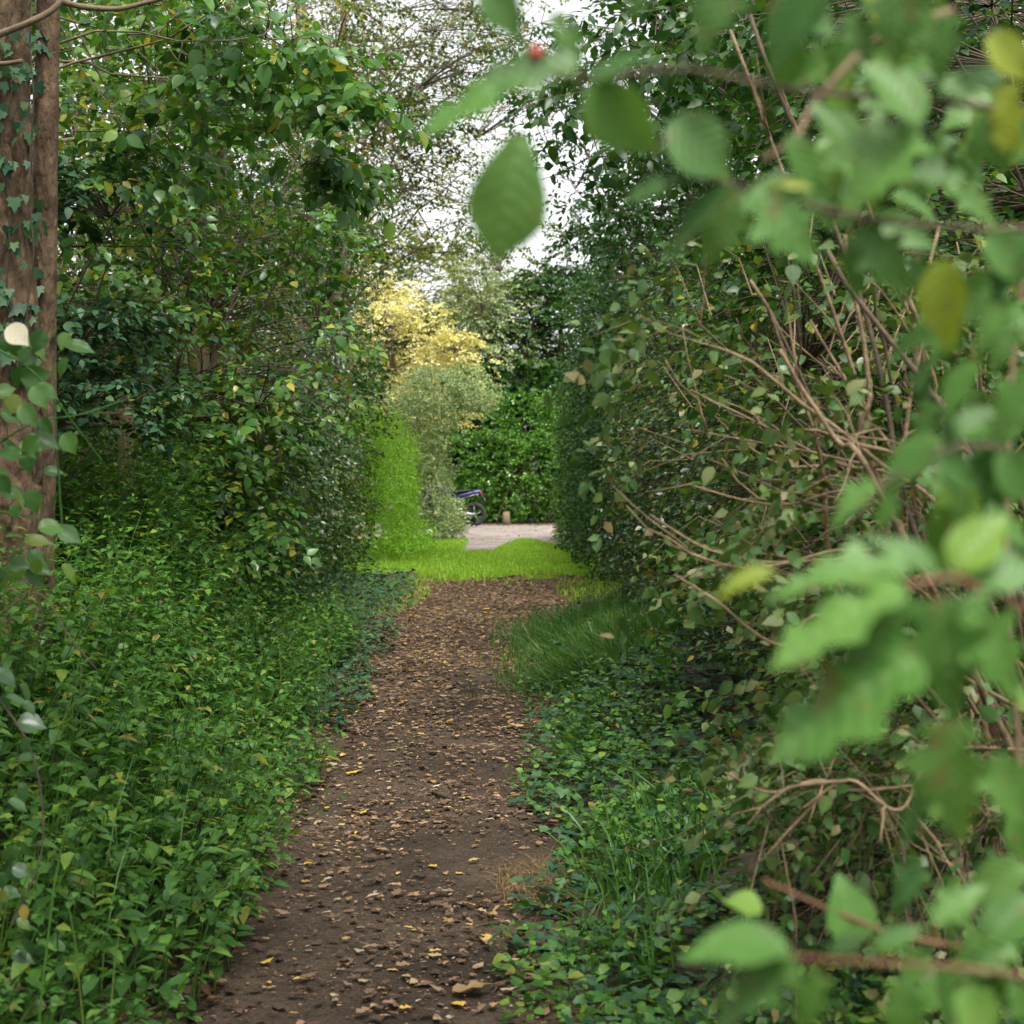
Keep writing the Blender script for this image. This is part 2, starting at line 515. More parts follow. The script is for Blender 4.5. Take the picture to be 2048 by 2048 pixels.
def boxp(n, lo, hi, seed=0, scale=1.2, thr=.45):
    out_ = np.zeros((0, 3))
    while len(out_) < n:
        p = rng.uniform(lo, hi, (n * 3, 3))
        p = p[noise3(p, scale, seed) > thr]
        out_ = np.vstack([out_, p])
    return out_[:n]


def foliage(root, pts, stems, mat, leaf=.06, T=None, lay=0, indiv=0, twig_mat='twig', twig_r=.0035, jit=.35,
            spread=None, sscale=1.0, Tind=None, twigs=True, twig_max=3.0, droop=-.15, leafname='leaf', nometwig='twigs', frac=.45):
    """leafy twigs ending at pts, each growing from the nearest place on one of the stems"""
    S = np.concatenate(stems) if len(stems) else pts[:1]
    near = np.zeros(len(pts), int)
    for a in range(0, len(pts), 2000):
        q = pts[a:a + 2000, None] - S[None]
        dist = np.linalg.norm(q * np.array([1, 1, .8]), axis=2) + np.maximum(0, -q[..., 2]) * .8
        near[a:a + 2000] = dist.argmin(1)
    A = S[near]
    D = pts - A
    ln = np.linalg.norm(D, axis=1)
    D = D / (ln[:, None] + 1e-6) + rng.normal(0, .45, D.shape)
    D[:, 2] = D[:, 2] * .35 + droop
    if spread is not None: D = D + np.array(spread)
    D /= np.linalg.norm(D, axis=1, keepdims=True)
    sc = rng.uniform(.75, 1.25, len(pts)) * sscale
    C, Rm, Sz, rn = spray_leaves(pts, D, sc, LAY[lay], jit, leaf)
    T = T or T2()
    if indiv:
        px, py = screen(C)
        dd = np.linalg.norm(C - np.array([0, 0, CAMH]), axis=1)
        vis = (px > 0) & (px < 2048) & (py > 0) & (py < 2048)
        score = np.where(vis, Sz / dd, 0)
        idx = np.argsort(-score)[:indiv]
        keep = np.ones(len(C), bool); keep[idx] = False
        leaf_objs(leafname, mat, C[idx], Rm[idx], Sz[idx], Tind or T_OVAL, root)
        C, Rm, Sz, rn = C[keep], Rm[keep], Sz[keep], rn[keep]
    o = obj('foliage', leaves_mesh('foliage', mat, C, Rm, Sz, T, rn), root)
    o['kind'] = 'stuff'
    if twigs:
        b = MB()
        L_ = .3
        for i in range(len(pts)):
            if rng.random() > frac: continue
            a = A[i]
            if ln[i] > twig_max: a = pts[i] - (pts[i] - A[i]) / ln[i] * twig_max
            p3 = pts[i] + D[i] * L_ * sc[i]
            p3[2] -= .03
            mid = (a + pts[i]) / 2 + np.array([0, 0, .06 * min(ln[i], 1.5)]) + rng.normal(0, .03, 3)
            r0 = twig_r * (1 + .8 * min(ln[i], 2))
            b.add(*tube([a, mid, pts[i], p3], [r0, r0 * .8, r0 * .6, r0 * .25], 3, False))
        t = b.build(nometwig, M[twig_mat], root)
        t['kind'] = 'stuff'
    return o


def stems_to(base, targets, r0, root, mat, name='stem', n=14, spreadbase=.12, bow=.25, sides=7):
    """tapered stems from the base to the targets, each a part"""
    res = []
    for k, t in enumerate(targets):
        b = np.array(base) + np.array([rng.normal(0, spreadbase), rng.normal(0, spreadbase), -.05])
        t = np.array(t, float)
        tt = np.linspace(0, 1, n)[:, None]
        p = b + (t - b) * np.concatenate([tt ** (1 + bow * 2), tt ** (1 + bow * 2), tt ** (1 - bow * .4)], 1)
        p[1:-1] += np.cumsum(rng.normal(0, .018, (n - 2, 3)), 0)
        rr = r0 * rng.uniform(.7, 1.1) * np.linspace(1, .25, n)
        MB().tube(p, rr, sides, True, .05).build(name, M[mat], root)
        res.append(p)
    return res


# ------------------------------------------------------------------ ground
def xl(y): return np.interp(y, [0, 5, 8, 14, 22, 26], [-.93, -.93, -.97, -1.05, -1.3, -1.6])
def xr(y): return np.interp(y, [0, 5, 8, 14, 22, 26], [-.02, -.02, .02, .12, .6, 1.0])


def sm(t):
    t = np.clip(t, 0, 1)
    return t * t * (3 - 2 * t)


def gz(x, y):
    x = np.asarray(x, float); y = np.asarray(y, float)
    fade = 1 - sm((y - 19) / 6)
    l = (.55 + .34 * np.exp(-((y - 8.8) / 2.4) ** 2)) * sm((xl(y) - x) / 1.9)
    r = .32 * sm((x - xr(y)) / 1.3)
    p = np.stack([x, y, x * 0], -1).reshape(-1, 3)
    nz = (noise3(p, 1.3, 3).reshape(x.shape) - .5) * .06 + (noise3(p, 6, 5).reshape(x.shape) - .5) * .012
    return (l + r + nz) * fade


def sheet(name, xs, ys, zf, mat, smooth=True):
    X, Y = np.meshgrid(xs, ys)
    Z = zf(X, Y)
    V = np.stack([X, Y, Z], -1).reshape(-1, 3)
    nx, ny = len(xs), len(ys)
    i = np.arange(ny - 1)[:, None] * nx; j = np.arange(nx - 1)[None]
    Q = np.stack([i + j, i + j + 1, i + nx + j + 1, i + nx + j], -1).reshape(-1, 4)
    return obj(name, mesh(name, V, [Q], mat, None, smooth))


xs = np.concatenate([[-300, -120, -60, -30, -15], np.linspace(-8, 8, 81), [15, 30, 60, 120, 300]])
ys = np.concatenate([[-100, -30, -10], np.linspace(0, 30, 121), np.linspace(31, 60, 15), [90, 150, 300, 600]])


def under(X, Y):
    inside = (X > xl(Y) - .35) & (X < xr(Y) + .35) & (Y < 25.5) & (Y > -1)
    return gz(X, Y) - np.where(inside, .03, 0)


g = sheet('ground', xs, ys, under, M['soil']); tag(g, 'dark soil under the plants beside the path', kind='structure')

# path: one earth sheet with real ruts and clods
pm, N, L = base_mat("trodden_earth")
pr = N.new("ShaderNodeBsdfPrincipled"); pr.inputs["Roughness"].default_value = .85; pr.inputs["Specular IOR Level"].default_value = .25
o = N.new("ShaderNodeOutputMaterial"); L.new(pr.outputs[0], o.inputs[0])
tc = N.new("ShaderNodeTexCoord")
n1 = N.new("ShaderNodeTexNoise"); n1.inputs["Scale"].default_value = 1.6; n1.inputs["Detail"].default_value = 5
n2 = N.new("ShaderNodeTexNoise"); n2.inputs["Scale"].default_value = 38; n2.inputs["Detail"].default_value = 8; n2.inputs["Roughness"].default_value = .7
n3 = N.new("ShaderNodeTexVoronoi"); n3.inputs["Scale"].default_value = 90
for q in (n1, n2, n3): L.new(tc.outputs["Object"], q.inputs["Vector"])
r1 = N.new("ShaderNodeValToRGB"); r1.color_ramp.elements[0].position = .35; r1.color_ramp.elements[1].position = .65
r1.color_ramp.elements[0].color = (.028, .019, .012, 1); r1.color_ramp.elements[1].color = (.072, .052, .035, 1)
L.new(n1.outputs["Fac"], r1.inputs[0])
r2 = N.new("ShaderNodeValToRGB"); r2.color_ramp.elements[0].position = .3; r2.color_ramp.elements[1].position = .75
r2.color_ramp.elements[0].color = (.45, .42, .4, 1); r2.color_ramp.elements[1].color = (1.7, 1.65, 1.6, 1)
L.new(n2.outputs["Fac"], r2.inputs[0])
mm = N.new("ShaderNodeMix"); mm.data_type = 'RGBA'; mm.blend_type = 'MULTIPLY'; mm.inputs[0].default_value = 1
L.new(r1.outputs[0], mm.inputs[6]); L.new(r2.outputs[0], mm.inputs[7]); L.new(mm.outputs[2], pr.inputs["Base Color"])
ms = N.new("ShaderNodeMath"); ms.operation = 'ADD'; L.new(n2.outputs["Fac"], ms.inputs[0]); L.new(n3.outputs["Distance"], ms.inputs[1])
bp = N.new("ShaderNodeBump"); bp.inputs["Strength"].default_value = .8; bp.inputs["Distance"].default_value = .012
L.new(ms.outputs[0], bp.inputs["Height"]); L.new(bp.outputs[0], pr.inputs["Normal"])


def pz(X, Y):
    p = np.stack([X, Y, X * 0], -1).reshape(-1, 3)
    b = (noise3(p, 14, 8) - .5) * .012 + (noise3(p, 30, 9) - .5) * .008
    return gz(X, Y) + .004 + b.reshape(X.shape)


ny = 620
ysp = np.linspace(3.2, 25.2, ny)
u = np.linspace(0, 1, 46)
Y = np.repeat(ysp[:, None], 46, 1)
X = (xl(ysp) - .3)[:, None] + ((xr(ysp) + .3) - (xl(ysp) - .3))[:, None] * u[None]
V = np.stack([X, Y, pz(X, Y)], -1).reshape(-1, 3)
i = np.arange(ny - 1)[:, None] * 46; j = np.arange(45)[None]
Q = np.stack([i + j, i + j + 1, i + 46 + j + 1, i + 46 + j], -1).reshape(-1, 4)
path = tag(obj('path', mesh('path', V, [Q], pm, None, True)), 'narrow trodden earth footpath strewn with leaves', kind='structure')

# drive beyond the grass
dm = solid_mat("pinkish_gravel", (.14, .115, .10), (.30, .26, .235), 1.4, .9, .6, 60, detail=10)
X_, Y_ = np.linspace(-9, 9, 60), np.linspace(29, 47, 60)
d = sheet('drive', X_, Y_, lambda x, y: x * 0 + .012, dm); tag(d, 'pinkish gravel drive crossing beyond the grass', kind='structure')
# soil litter strip below the back hedge


def lawn_mask(x, y):
    """grass strip and its tongue into the drive"""
    a = (y > 24.4 + .5 * np.sin(x * 3) + .25 * np.sin(x * 11)) & (y < 30.6 - .3 * np.sin(x * 2) + np.where(x < -.95, 5, 0))
    b = ((x - .28 - .1 * np.clip((36 - y) / 5, 0, 1)) / (.42 + .35 * np.clip((35 - y) / 5, 0, 1))) ** 2 + ((y - 31) / 4.9) ** 2 < 1
    return (a | b)


lg, Nn, Ll = base_mat("turf")
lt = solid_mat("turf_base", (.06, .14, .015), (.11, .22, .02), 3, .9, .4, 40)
# turf base as cells of the mask
gx, gy = np.meshgrid(np.arange(-6, 6, .1), np.arange(23, 41, .15))
mk = lawn_mask(gx + .05, gy + .07)
cx, cy = gx[mk], gy[mk]
Vq = np.stack([np.stack([cx + a, cy + b, np.full_like(cx, .022)], -1) for a, b in ((0, 0), (.1, 0), (.1, .15), (0, .15))], 1).reshape(-1, 3)
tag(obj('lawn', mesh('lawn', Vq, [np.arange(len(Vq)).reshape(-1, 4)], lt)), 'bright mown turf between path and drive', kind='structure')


def blades(name, XY, h, w_, mat, zf, lean=.35, bias=(0, 0), seg=2, z0=0):
    n = len(XY)
    hh = h * rng.uniform(.5, 1.2, n)
    az = rng.uniform(0, 2 * np.pi, n)
    le = np.abs(rng.normal(0, lean, n))
    dx = np.cos(az) * le + bias[0]; dy = np.sin(az) * le + bias[1]
    fa = rng.uniform(0, np.pi, n)
    wx, wy = np.cos(fa) * w_ / 2, np.sin(fa) * w_ / 2
    z = zf(XY[:, 0], XY[:, 1]) + z0
    rows = []
    ts = [0, .5, 1] if seg == 2 else [0, .35, .7, 1]
    for t in ts:
        cx_ = XY[:, 0] + dx * hh * t ** 2; cy_ = XY[:, 1] + dy * hh * t ** 2
        cz = z + hh * t * (1 - .35 * t * np.hypot(dx, dy))
        if t < 1:
            k = 1 - .5 * t
            rows += [np.stack([cx_ - wx * k, cy_ - wy * k, cz], -1), np.stack([cx_ + wx * k, cy_ + wy * k, cz], -1)]
        else: rows.append(np.stack([cx_, cy_, cz], -1))
    V = np.stack(rows, 1); k = V.shape[1]
    base = (np.arange(n) * k)[:, None]
    Qs = [base + np.array([[2 * i, 2 * i + 1, 2 * i + 3, 2 * i + 2]]) for i in range(len(ts) - 2)]
    Tt = base + np.array([[k - 3, k - 2, k - 1]])
    return mesh(name, V.reshape(-1, 3), [np.concatenate(Qs), Tt], mat, np.repeat(rng.random(n), k))


q = rng.uniform([-4.5, 23.4], [2.6, 40.5], (130000, 2))
q = q[lawn_mask(q[:, 0], q[:, 1])]
q = q[rng.random(len(q)) < np.clip(1.3 - (q[:, 1] - 23) / 26, .2, 1)]
q2 = np.stack([rng.uniform(-2.6, 1.5, 9000), 24.8 - np.abs(rng.normal(0, .9, 9000))], -1)
q = np.vstack([q, q2[noise3(np.stack([q2[:, 0], q2[:, 1], q2[:, 0] * 0], -1), 2.5, 6) > .5]])
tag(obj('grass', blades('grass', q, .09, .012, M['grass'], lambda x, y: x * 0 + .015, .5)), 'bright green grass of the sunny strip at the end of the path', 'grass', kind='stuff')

# ------------------------------------------------------------------ fallen leaves
T_FALL = Tshape([.03, .2, .3, .17, .26, .14, .01], .07, .05, wave=.035)
T_FALL2 = Tshape([.02, .16, .26, .24, .14, .01], -.07, -.05, wave=.04)


def litter(n, y0, y1, pw):
    y = y0 + (y1 - y0) * rng.random(n) ** pw
    x = xl(y) - .22 + (xr(y) - xl(y) + .44) * rng.random(n)
    keep = noise3(np.stack([x, y, x * 0], -1), 2.2, 21) + rng.random(n) * .5 > .62 - .25 * sm((y - 10) / 8)
    return x[keep], y[keep]


n_l = 27000
x, y = litter(n_l, 3.6, 24.6, .72)
n = len(x)
Cn = np.stack([x, y, gz(x, y) + .012 + rng.random(n) * .012], -1)
Rn = euler(rng.normal(0, .1, n), rng.normal(0, .1, n), rng.uniform(0, 6.28, n))
Sn = (.013 + .044 * rng.random(n) ** 1.5) * np.interp(y, [8, 14], [1, 1.25])
score = Sn / y * (y > 4.6) * (np.abs(screen(Cn)[0] - 700) < 420)
order = np.argsort(-score)
ind, rest = order[:285], order[285:]
half = len(rest) // 2
nt_ = 22000
xt = litter(nt_, 3.4, 20, .7); nt_ = len(xt[0])
Ct = np.stack([xt[0], xt[1], gz(*xt) + .01 + rng.random(nt_) * .008], -1)
tag(obj('crumbled_litter', leaves_mesh('crumbled_litter', M['fallen'], Ct, euler(rng.normal(0, .15, nt_), rng.normal(0, .15, nt_), rng.uniform(0, 6.28, nt_)), rng.uniform(.006, .018, nt_), T2(.3, .03, 0), rng.random(nt_) * .9, rng.uniform(.4, 1.4, nt_))), 'crumbled leaf fragments trodden into the footpath', 'leaf litter', kind='stuff')
V1 = leaves_mesh('a', M['fallen'], Cn[rest], Rn[rest], Sn[rest], (T_FALL[0], T_FALL[1]), rng.random(len(rest)), rng.uniform(.6, 1.3, len(rest)))
tag(obj('leaf_litter', V1), 'small brown and tan leaves littering the footpath', 'leaf litter', kind='stuff')
mes = [mesh('fallen_leaf', T_FALL[0], [T_FALL[1]], M['fallen']), mesh('fallen_leaf', T_FALL2[0], [T_FALL2[1]], M['fallen'])]
for k, i in enumerate(ind):
    o = bpy.data.objects.new('fallen_leaf', mes[k % 2]); COL.objects.link(o)
    s = float(Sn[i] * 1.1)
    o.matrix_world = Matrix.Translation(Vector((Cn[i] + [0, 0, .004]).tolist())) @ Matrix(Rn[i].tolist()).to_4x4() @ Matrix.Diagonal((s * random.uniform(.7, 1.3), s, s, 1))
    yy_, xx_ = Cn[i][1], Cn[i][0]
    where = ('nearest stretch' if yy_ < 6 else 'middle stretch' if yy_ < 9 else 'far stretch')
    mid_ = (xl(yy_) + xr(yy_)) / 2
    side_ = 'left side' if xx_ < mid_ - .17 else 'right side' if xx_ > mid_ + .17 else 'centre'
    size_ = 'large' if s > .045 else 'small'
    tag(o, '%s curled fallen leaf on the %s of the %s of the footpath' % (size_, side_, where), 'leaf', 'fallen leaves on the footpath')


def lone_leaf(px, py, mat, size, label, az=0, T=T_FALL2):
    d_ = CAMH * F / (py - 930)
    for _ in range(3):
        p = P(px, py, d_); h = float(gz(p[0:1], p[1:2])[0]) + .02
        d_ = (CAMH - h) * F / (py - 930)
    p = P(px, py, d_)
    o = bpy.data.objects.new('fallen_leaf', mesh('fallen_leaf', T[0], [T[1]], M[mat])); COL.objects.link(o)
    o.location = p.tolist(); o.rotation_euler = (.15, -.1, az); o.scale = (size * 1.2, size, size)
    tag(o, label, 'leaf', 'fallen leaves on the footpath')


lone_leaf(690, 1545, 'yellow', .1, 'large bright yellow fallen leaf at the left path edge beside the nettles', -1.5)
lone_leaf(715, 1626, 'yellow', .06, 'small pale yellow leaf on the path below the large yellow one', -.9)
lone_leaf(865, 1572, 'cream', .05, 'pale cream green leaf lying flat in the middle of the path', -1.3)
lone_leaf(905, 1985, 'straw', .13, 'big lobed tan oak leaf near the right edge at the bottom of the path', -1.2, T_FALL)
lone_leaf(520, 1925, 'yellow', .05, 'small orange yellow leaf at the bottom left of the path', -1)


def stick(pts, r, label):
    b = MB().tube(smooth_path(pts, 12), r, 6, True, .15)
    o = b.build('stick', M['darkbark']); tag(o, label, 'stick', 'sticks on the path')


def onpath(px, py):
    d_ = CAMH * F / (py - 930); p = P(px, py, d_)
    p[2] = float(gz(p[0:1], p[1:2])[0]) + .02
    return p


stick([onpath(866, 1590), onpath(885, 1598), onpath(905, 1608)], .009, 'short grey brown stick lying across the middle of the path')
stick([onpath(815, 1497), onpath(840, 1494), onpath(865, 1490)], .008, 'dark stick lying level on the path beyond the short grey one')
stick([onpath(790, 1328), onpath(830, 1325), onpath(868, 1326), onpath(880, 1315)], .008, 'forked dark twig far up the path')
b = MB()
xx, yy = litter(420, 4.2, 16, .8)
for a_, b_ in zip(xx, yy):
    an = rng.uniform(0, 3.14); l_ = rng.uniform(.03, .1)
    p0 = np.array([a_, b_, float(gz(np.array([a_]), np.array([b_]))[0]) + .015])
    dv = np.array([math.cos(an), math.sin(an), 0]) * l_
    b.add(*tube([p0 - dv / 2, p0 + [0, 0, .004] + rng.normal(0, .004, 3), p0 + dv / 2], .0017, 3, False))
o = b.build('twig_litter', M['twig']); tag(o, 'thin twig and stalk litter on the footpath', 'twigs', kind='stuff')

# ------------------------------------------------------------------ nettles
def nettle(xy, h, lean, leaf=.06):
    """stem points, leaf transforms of one plant"""
    z0 = float(gz(np.array([xy[0]]), np.array([xy[1]]))[0])
    n_ = 7
    t = np.linspace(0, 1, n_)[:, None]
    s = np.array([xy[0], xy[1], z0]) + np.concatenate([lean[0] * t ** 2, lean[1] * t ** 2, t], 1) * h
    Cc, Rr, Ss = [], [], []
    nodes = int(h / .075)
    for k in range(nodes):
        f = 1 - (k / nodes) * .85
        p = np.array([np.interp(f, t[:, 0], s[:, q]) for q in range(3)])
        a0 = (k % 2) * 1.57 + rng.normal(0, .3)
        for sd in (0, math.pi):
            az = a0 + sd
            l_ = leaf * (.45 + .75 * min(1, (1 - f) * 2.2 + .25)) * rng.uniform(.8, 1.15)
            Cc.append(p + np.array([-math.sin(az), math.cos(az), 0]) * .02)
            Rr.append(euler(np.array(-.02 - .22 * (1 - f) + rng.normal(0, .2)), np.array(rng.normal(0, .22)), np.array(az)))
            Ss.append(l_)
    Cc.append(s[-1]); Rr.append(euler(np.array(.2), np.array(0.), np.array(rng.uniform(0, 6)))); Ss.append(leaf * .4)
    return s, np.array(Cc), np.array(Rr), np.array(Ss)


cand = []
tries = rng.uniform([-5.2, 3.0], [-.75, 15], (8200, 2))
for x_, y_ in tries:
    edge = xl(y_) + .17 - .36 * noise3(np.array([[x_ * 0, y_, 0]]), .9, 4)[0] - (.02 if y_ < 9 else .3)
    if x_ > edge: continue
    if (x_ / y_ * F + 1024) < -250: continue
    if noise3(np.array([[x_, y_, 0]]), .9, 12)[0] < .3: continue
    cand.append((x_, y_, edge - x_))
bl = MB(); LC, LR, LS = [], [], []
near = sorted(cand, key=lambda c: c[1])
hero = 0
for x_, y_, e in near[:3000]:
    h = (.24 + .56 * min(1, e / .9)) * rng.uniform(.7, 1.2) * (.62 + .85 * float(noise3(np.array([[x_, y_, 0]]), 1.7, 61)[0]))
    if y_ > 10: h *= 1.1
    lean = (rng.normal(.12, .18) + (.2 if e < .3 else 0), rng.normal(0, .15))
    s, c_, r_, l_ = nettle((x_, y_), h, lean, .062 * rng.uniform(.72, 1.3))
    if e < .32 and 4.9 < y_ < 9 and hero < 24 and x_ / y_ * F + 1024 > 0:
        hero += 1
        t_ = thing('nettle', s[0], ('nettle plant leaning over the left edge of the path ' + ('in the foreground' if y_ < 5.9 else 'just before the large yellow leaf' if y_ < 7.4 else 'past the large yellow leaf')), 'nettle', 'nettles along the path edge')
        MB().tube(s, np.linspace(.004, .0015, len(s)), 5).build('stem', M['tuft'], t_)
        leaf_objs('leaf', M['nettle'], c_, r_, l_, T_NETTLE, t_)
        continue
    bl.add(*tube(s, np.linspace(.0035, .0012, len(s)), 3, False))
    LC.append(c_); LR.append(r_); LS.append(l_)
LC = np.concatenate(LC); LR = np.concatenate(LR); LS = np.concatenate(LS)
nb = thing('nettle_bed', (-2.2, 8, .3), 'dense bed of green nettles covering the bank left of the path', 'nettles')
o = obj('foliage', leaves_mesh('foliage', M['nettle'], LC, LR, LS, T6(.26, .07, .2), rng.random(len(LC))), nb); o['kind'] = 'stuff'
o = bl.build('stems', M['tuft'], nb); o['kind'] = 'stuff'

n_ = 260
q = rng.uniform([-3.6, 3.6], [-1.0, 12], (n_, 2)); q = q[q[:, 0] < xl(q[:, 1]) - .1]
tag(obj('bed_grass', blades('bed_grass', np.repeat(q, 3, 0) + rng.normal(0, .03, (len(q) * 3, 2)), .75, .007, M['tuft'], gz, .35, (.1, 0), 3)), 'thin grass blades rising through the nettles', 'grass', kind='stuff')
n_ = 330
q = rng.uniform([-3.6, 3.6], [-.9, 12], (n_, 2))
C_ = np.stack([q[:, 0], q[:, 1], gz(q[:, 0], q[:, 1]) + rng.uniform(.3, .55, n_) * np.clip((xl(q[:, 1]) - q[:, 0]) / .7, .15, 1)], -1)
tag(obj('caught_leaves', leaves_mesh('caught_leaves', M['fallen'], C_, euler(rng.normal(-.3, .5, n_), rng.normal(0, .5, n_), rng.uniform(0, 6.28, n_)), rng.uniform(.03, .06, n_), T6(.26), rng.random(n_) * .8)), 'brown dead leaves caught on the nettles', 'leaf litter', kind='stuff')
n_ = 700
q = rng.uniform([-4.2, 3.6], [-1.0, 12], (n_ * 2, 2)); q = q[noise3(np.stack([q[:, 0], q[:, 1], q[:, 0] * 0], -1), 1.5, 71) > .6]; n_ = len(q)
C_ = np.stack([q[:, 0], q[:, 1], gz(q[:, 0], q[:, 1]) + rng.uniform(.25, .6, n_) * np.clip((xl(q[:, 1]) - q[:, 0]) / .7, .15, 1)], -1)
tag(obj('bramble_leaves', leaves_mesh('bramble_leaves', M['privet'], C_, euler(rng.normal(-.3, .4, n_), rng.normal(0, .4, n_), rng.uniform(0, 6.28, n_)), rng.uniform(.05, .09, n_), T6(.36), rng.random(n_))), 'broader dark bramble leaves mixed into the nettle bed', 'brambles', kind='stuff')
# low ground cover near the bottom of both banks
def ground_leaves(name, n, xf, y0, y1, mat, T, leaf, label, cat, hmax=.1, tilt=.3, thr=.3):
    y = y0 + (y1 - y0) * rng.random(n) ** 1.2
    lo, hi = xf(y)
    x = lo + (hi - lo) * rng.random(n)
    k = noise3(np.stack([x, y, x * 0], -1), 2.4, 33) > thr
    x, y = x[k], y[k]; n = len(x)
    C = np.stack([x, y, gz(x, y) + .01 + rng.random(n) ** 1.3 * hmax * (.4 + noise3(np.stack([x, y, x * 0], -1), 3, 41))], -1)
    Rr = euler(rng.normal(-.1, tilt, n), rng.normal(0, tilt, n), rng.uniform(0, 6.28, n))
    S = leaf * rng.uniform(.55, 1.25, n)
    return tag(obj(name, leaves_mesh(name, mat, C, Rr, S, T, rng.random(n))), label, cat, kind='stuff')


TI = Tivy()
ground_leaves('ivy_ground_cover', 11500, lambda y: (xr(y) + .1 + .1 * np.sin(y * 3) + .06 * np.sin(y * 11), xr(y) + 1.9), 3.2, 18, M['ivy'], TI, .052, 'dark ivy covering the ground right of the path', 'ivy', .16)
ground_leaves('low_herbs', 9000, lambda y: (xr(y) + .1 + .12 * np.sin(y * 2.1) + .05 * np.sin(y * 9), xr(y) + .95), 3.2, 14, M['nettle'], T6(.36), .042, 'low mid green herbs between the path and the shrub on the right', 'herbs', .22, .35, .45)
ground_leaves('bank_ivy', 7000, lambda y: (xl(y) - 1.1, xl(y) + .02 + .08 * np.sin(y * 4)), 10, 24, M['ivy'], TI, .05, 'dark ivy at the foot of the left hedge', 'ivy', .22)
ground_leaves('verge_herbs', 3500, lambda y: (xl(y) - .6, xl(y) - .0 + .06 * np.sin(y * 7)), 3.4, 14, M['nettle'], T6(.36), .04, 'small herbs creeping from under the nettles onto the path', 'herbs', .08, .35, .5)

# long grass on the right verge
def tussock(c, r, n, h, lean, bias, label, mat='tuft', w_=.008, name='grass_tussock'):
    a = rng.uniform(0, 6.28, n); rr = np.sqrt(rng.random(n))
    XY = np.stack([c[0] + np.cos(a) * rr * r[0], c[1] + np.sin(a) * rr * r[1]], -1)
    o = obj(name, blades(name, XY, h, w_, M[mat], gz, lean, bias, 3))
    return tag(o, label, 'grass', 'grass tussocks on the right verge', kind='stuff')


tussock((.55, 6.4), (.3, .7), 260, .3, .7, (-.15, 0), 'clump of long arching grass blades on the right bank', w_=.011)
tussock((.35, 5.4), (.2, .5), 160, .22, .7, (-.1, 0), 'short loose grass beside the dry straw')
tussock((.4, 9.1), (.15, .7), 420, .2, .4, (-.75, -.2), 'dark grass tuft drooping left over the path edge', w_=.006)
for k in range(34):
    ty = rng.uniform(11.6, 16.6); tx = xr(ty) + rng.uniform(.05, .95)
    if k == 0: MD = []
    MD.append((tx, ty, rng.uniform(.1, .24), rng.uniform(.16, .34), rng.uniform(-.9, .1), rng.uniform(-.5, .3)))
XYs = []; parts_ = []
gm = thing('grass_mound', (.7, 14, .2), 'loose mound of fine dark green grass right of the path before the dark bush', 'grass')
for tx, ty, rr_, hh_, bx_, by_ in MD:
    n_ = int(1200 * rr_)
    XY = np.stack([tx + rng.normal(0, rr_, n_), ty + rng.normal(0, rr_ * 1.6, n_)], -1)
    o = obj('tuft', blades('tuft', XY, hh_, .007, M['tuft'], gz, .5, (bx_, by_), 3), gm); o['kind'] = 'stuff'

tussock((.1, 6.4), (.16, .42), 420, .09, 1.6, (-.3, -.1), 'flattened dry straw at the right edge of the path', 'straw', .003)
tussock((-1.45, 20.5), (.45, 2.8), 900, .08, .5, (0, 0), 'bright grass at the far left edge of the path', 'grass', .01)
tussock((.95, 21), (.4, 2.8), 900, .08, .5, (0, 0), 'light grass at the far right edge of the path', 'grass', .01)

# ------------------------------------------------------------------ left: big trunk, ivy, branch, fence
tr = thing('tree', P(15, 1060, 7.5) * [1, 1, 0] + [0, 0, .5], 'thick reddish brown tree trunk with ivy at the left edge', 'tree')
def bark_trunk(ctrl, rads, mat, par, sides=72, n=200, amp=.016, label=None):
    p = smooth_path(ctrl, n); rr = np.interp(np.linspace(0, 1, len(p)), np.linspace(0, 1, len(rads)), rads)
    V, Q, T = tube(p, rr, sides, True)
    cen = np.vstack([np.repeat(p, sides, 0), p[:1], p[-1:]])
    d_ = V - cen
    ln = np.linalg.norm(d_, axis=1, keepdims=True) + 1e-6
    q_ = V * [1, 1, .45]
    k = (noise3(q_, 9, 81) - .5) * 1.6 + (noise3(q_, 28, 82) - .5) * .9 + (noise3(q_, 70, 83) - .5) * .5 - .9 * (np.abs(noise3(q_, 18, 84) - .5) < .04)
    V = V + d_ / ln * (k * amp)[:, None]
    o = MB().add(V, Q, T).build('trunk', M[mat], par)
    if label: o['label'] = label
    return o


zz = np.array([.3, .7, 1.1, 1.5, 2, 2.6, 3.2, 4.0, 5.5, 7.5])
cx = -2.235 + .02 * np.sin(zz * 1.3)
bark_trunk(np.stack([cx, 7.5 + .03 * np.cos(zz), zz], -1), [.19, .15, .142, .14, .138, .135, .13, .12], 'bark', tr)
bark_trunk([[-2.16, 7.74, .3], [-2.128, 7.72, 1.5], [-2.118, 7.7, 2.6], [-2.10, 7.7, 3.6], [-2.05, 7.7, 6]], [.06, .056, .054, .05], 'bark', tr, 40, 120, .006, 'slimmer second stem behind the main trunk')
br = [P(-60, 95, 6.9), P(0, 68, 6.9), P(60, 44, 6.9), P(110, 15, 6.95), P(150, -40, 7.0)]
MB().tube(smooth_path(br, 24), np.linspace(.017, .012, 24), 8, True, .06).build('branch', M['bark2'], tr)
br = [P(125, 4, 6.9), P(170, 14, 6.9), P(230, 18, 6.9), P(290, 6, 6.9), P(380, -20, 6.9)]
MB().tube(smooth_path(br, 24), np.linspace(.013, .009, 24), 8, True, .06).build('branch', M['bark2'], tr)
MB().tube(smooth_path([P(-30, 128, 7.2), P(10, 127, 7.2), P(45, 122, 7.2)], 10), .01, 6).build('branch', M['bark2'], tr)
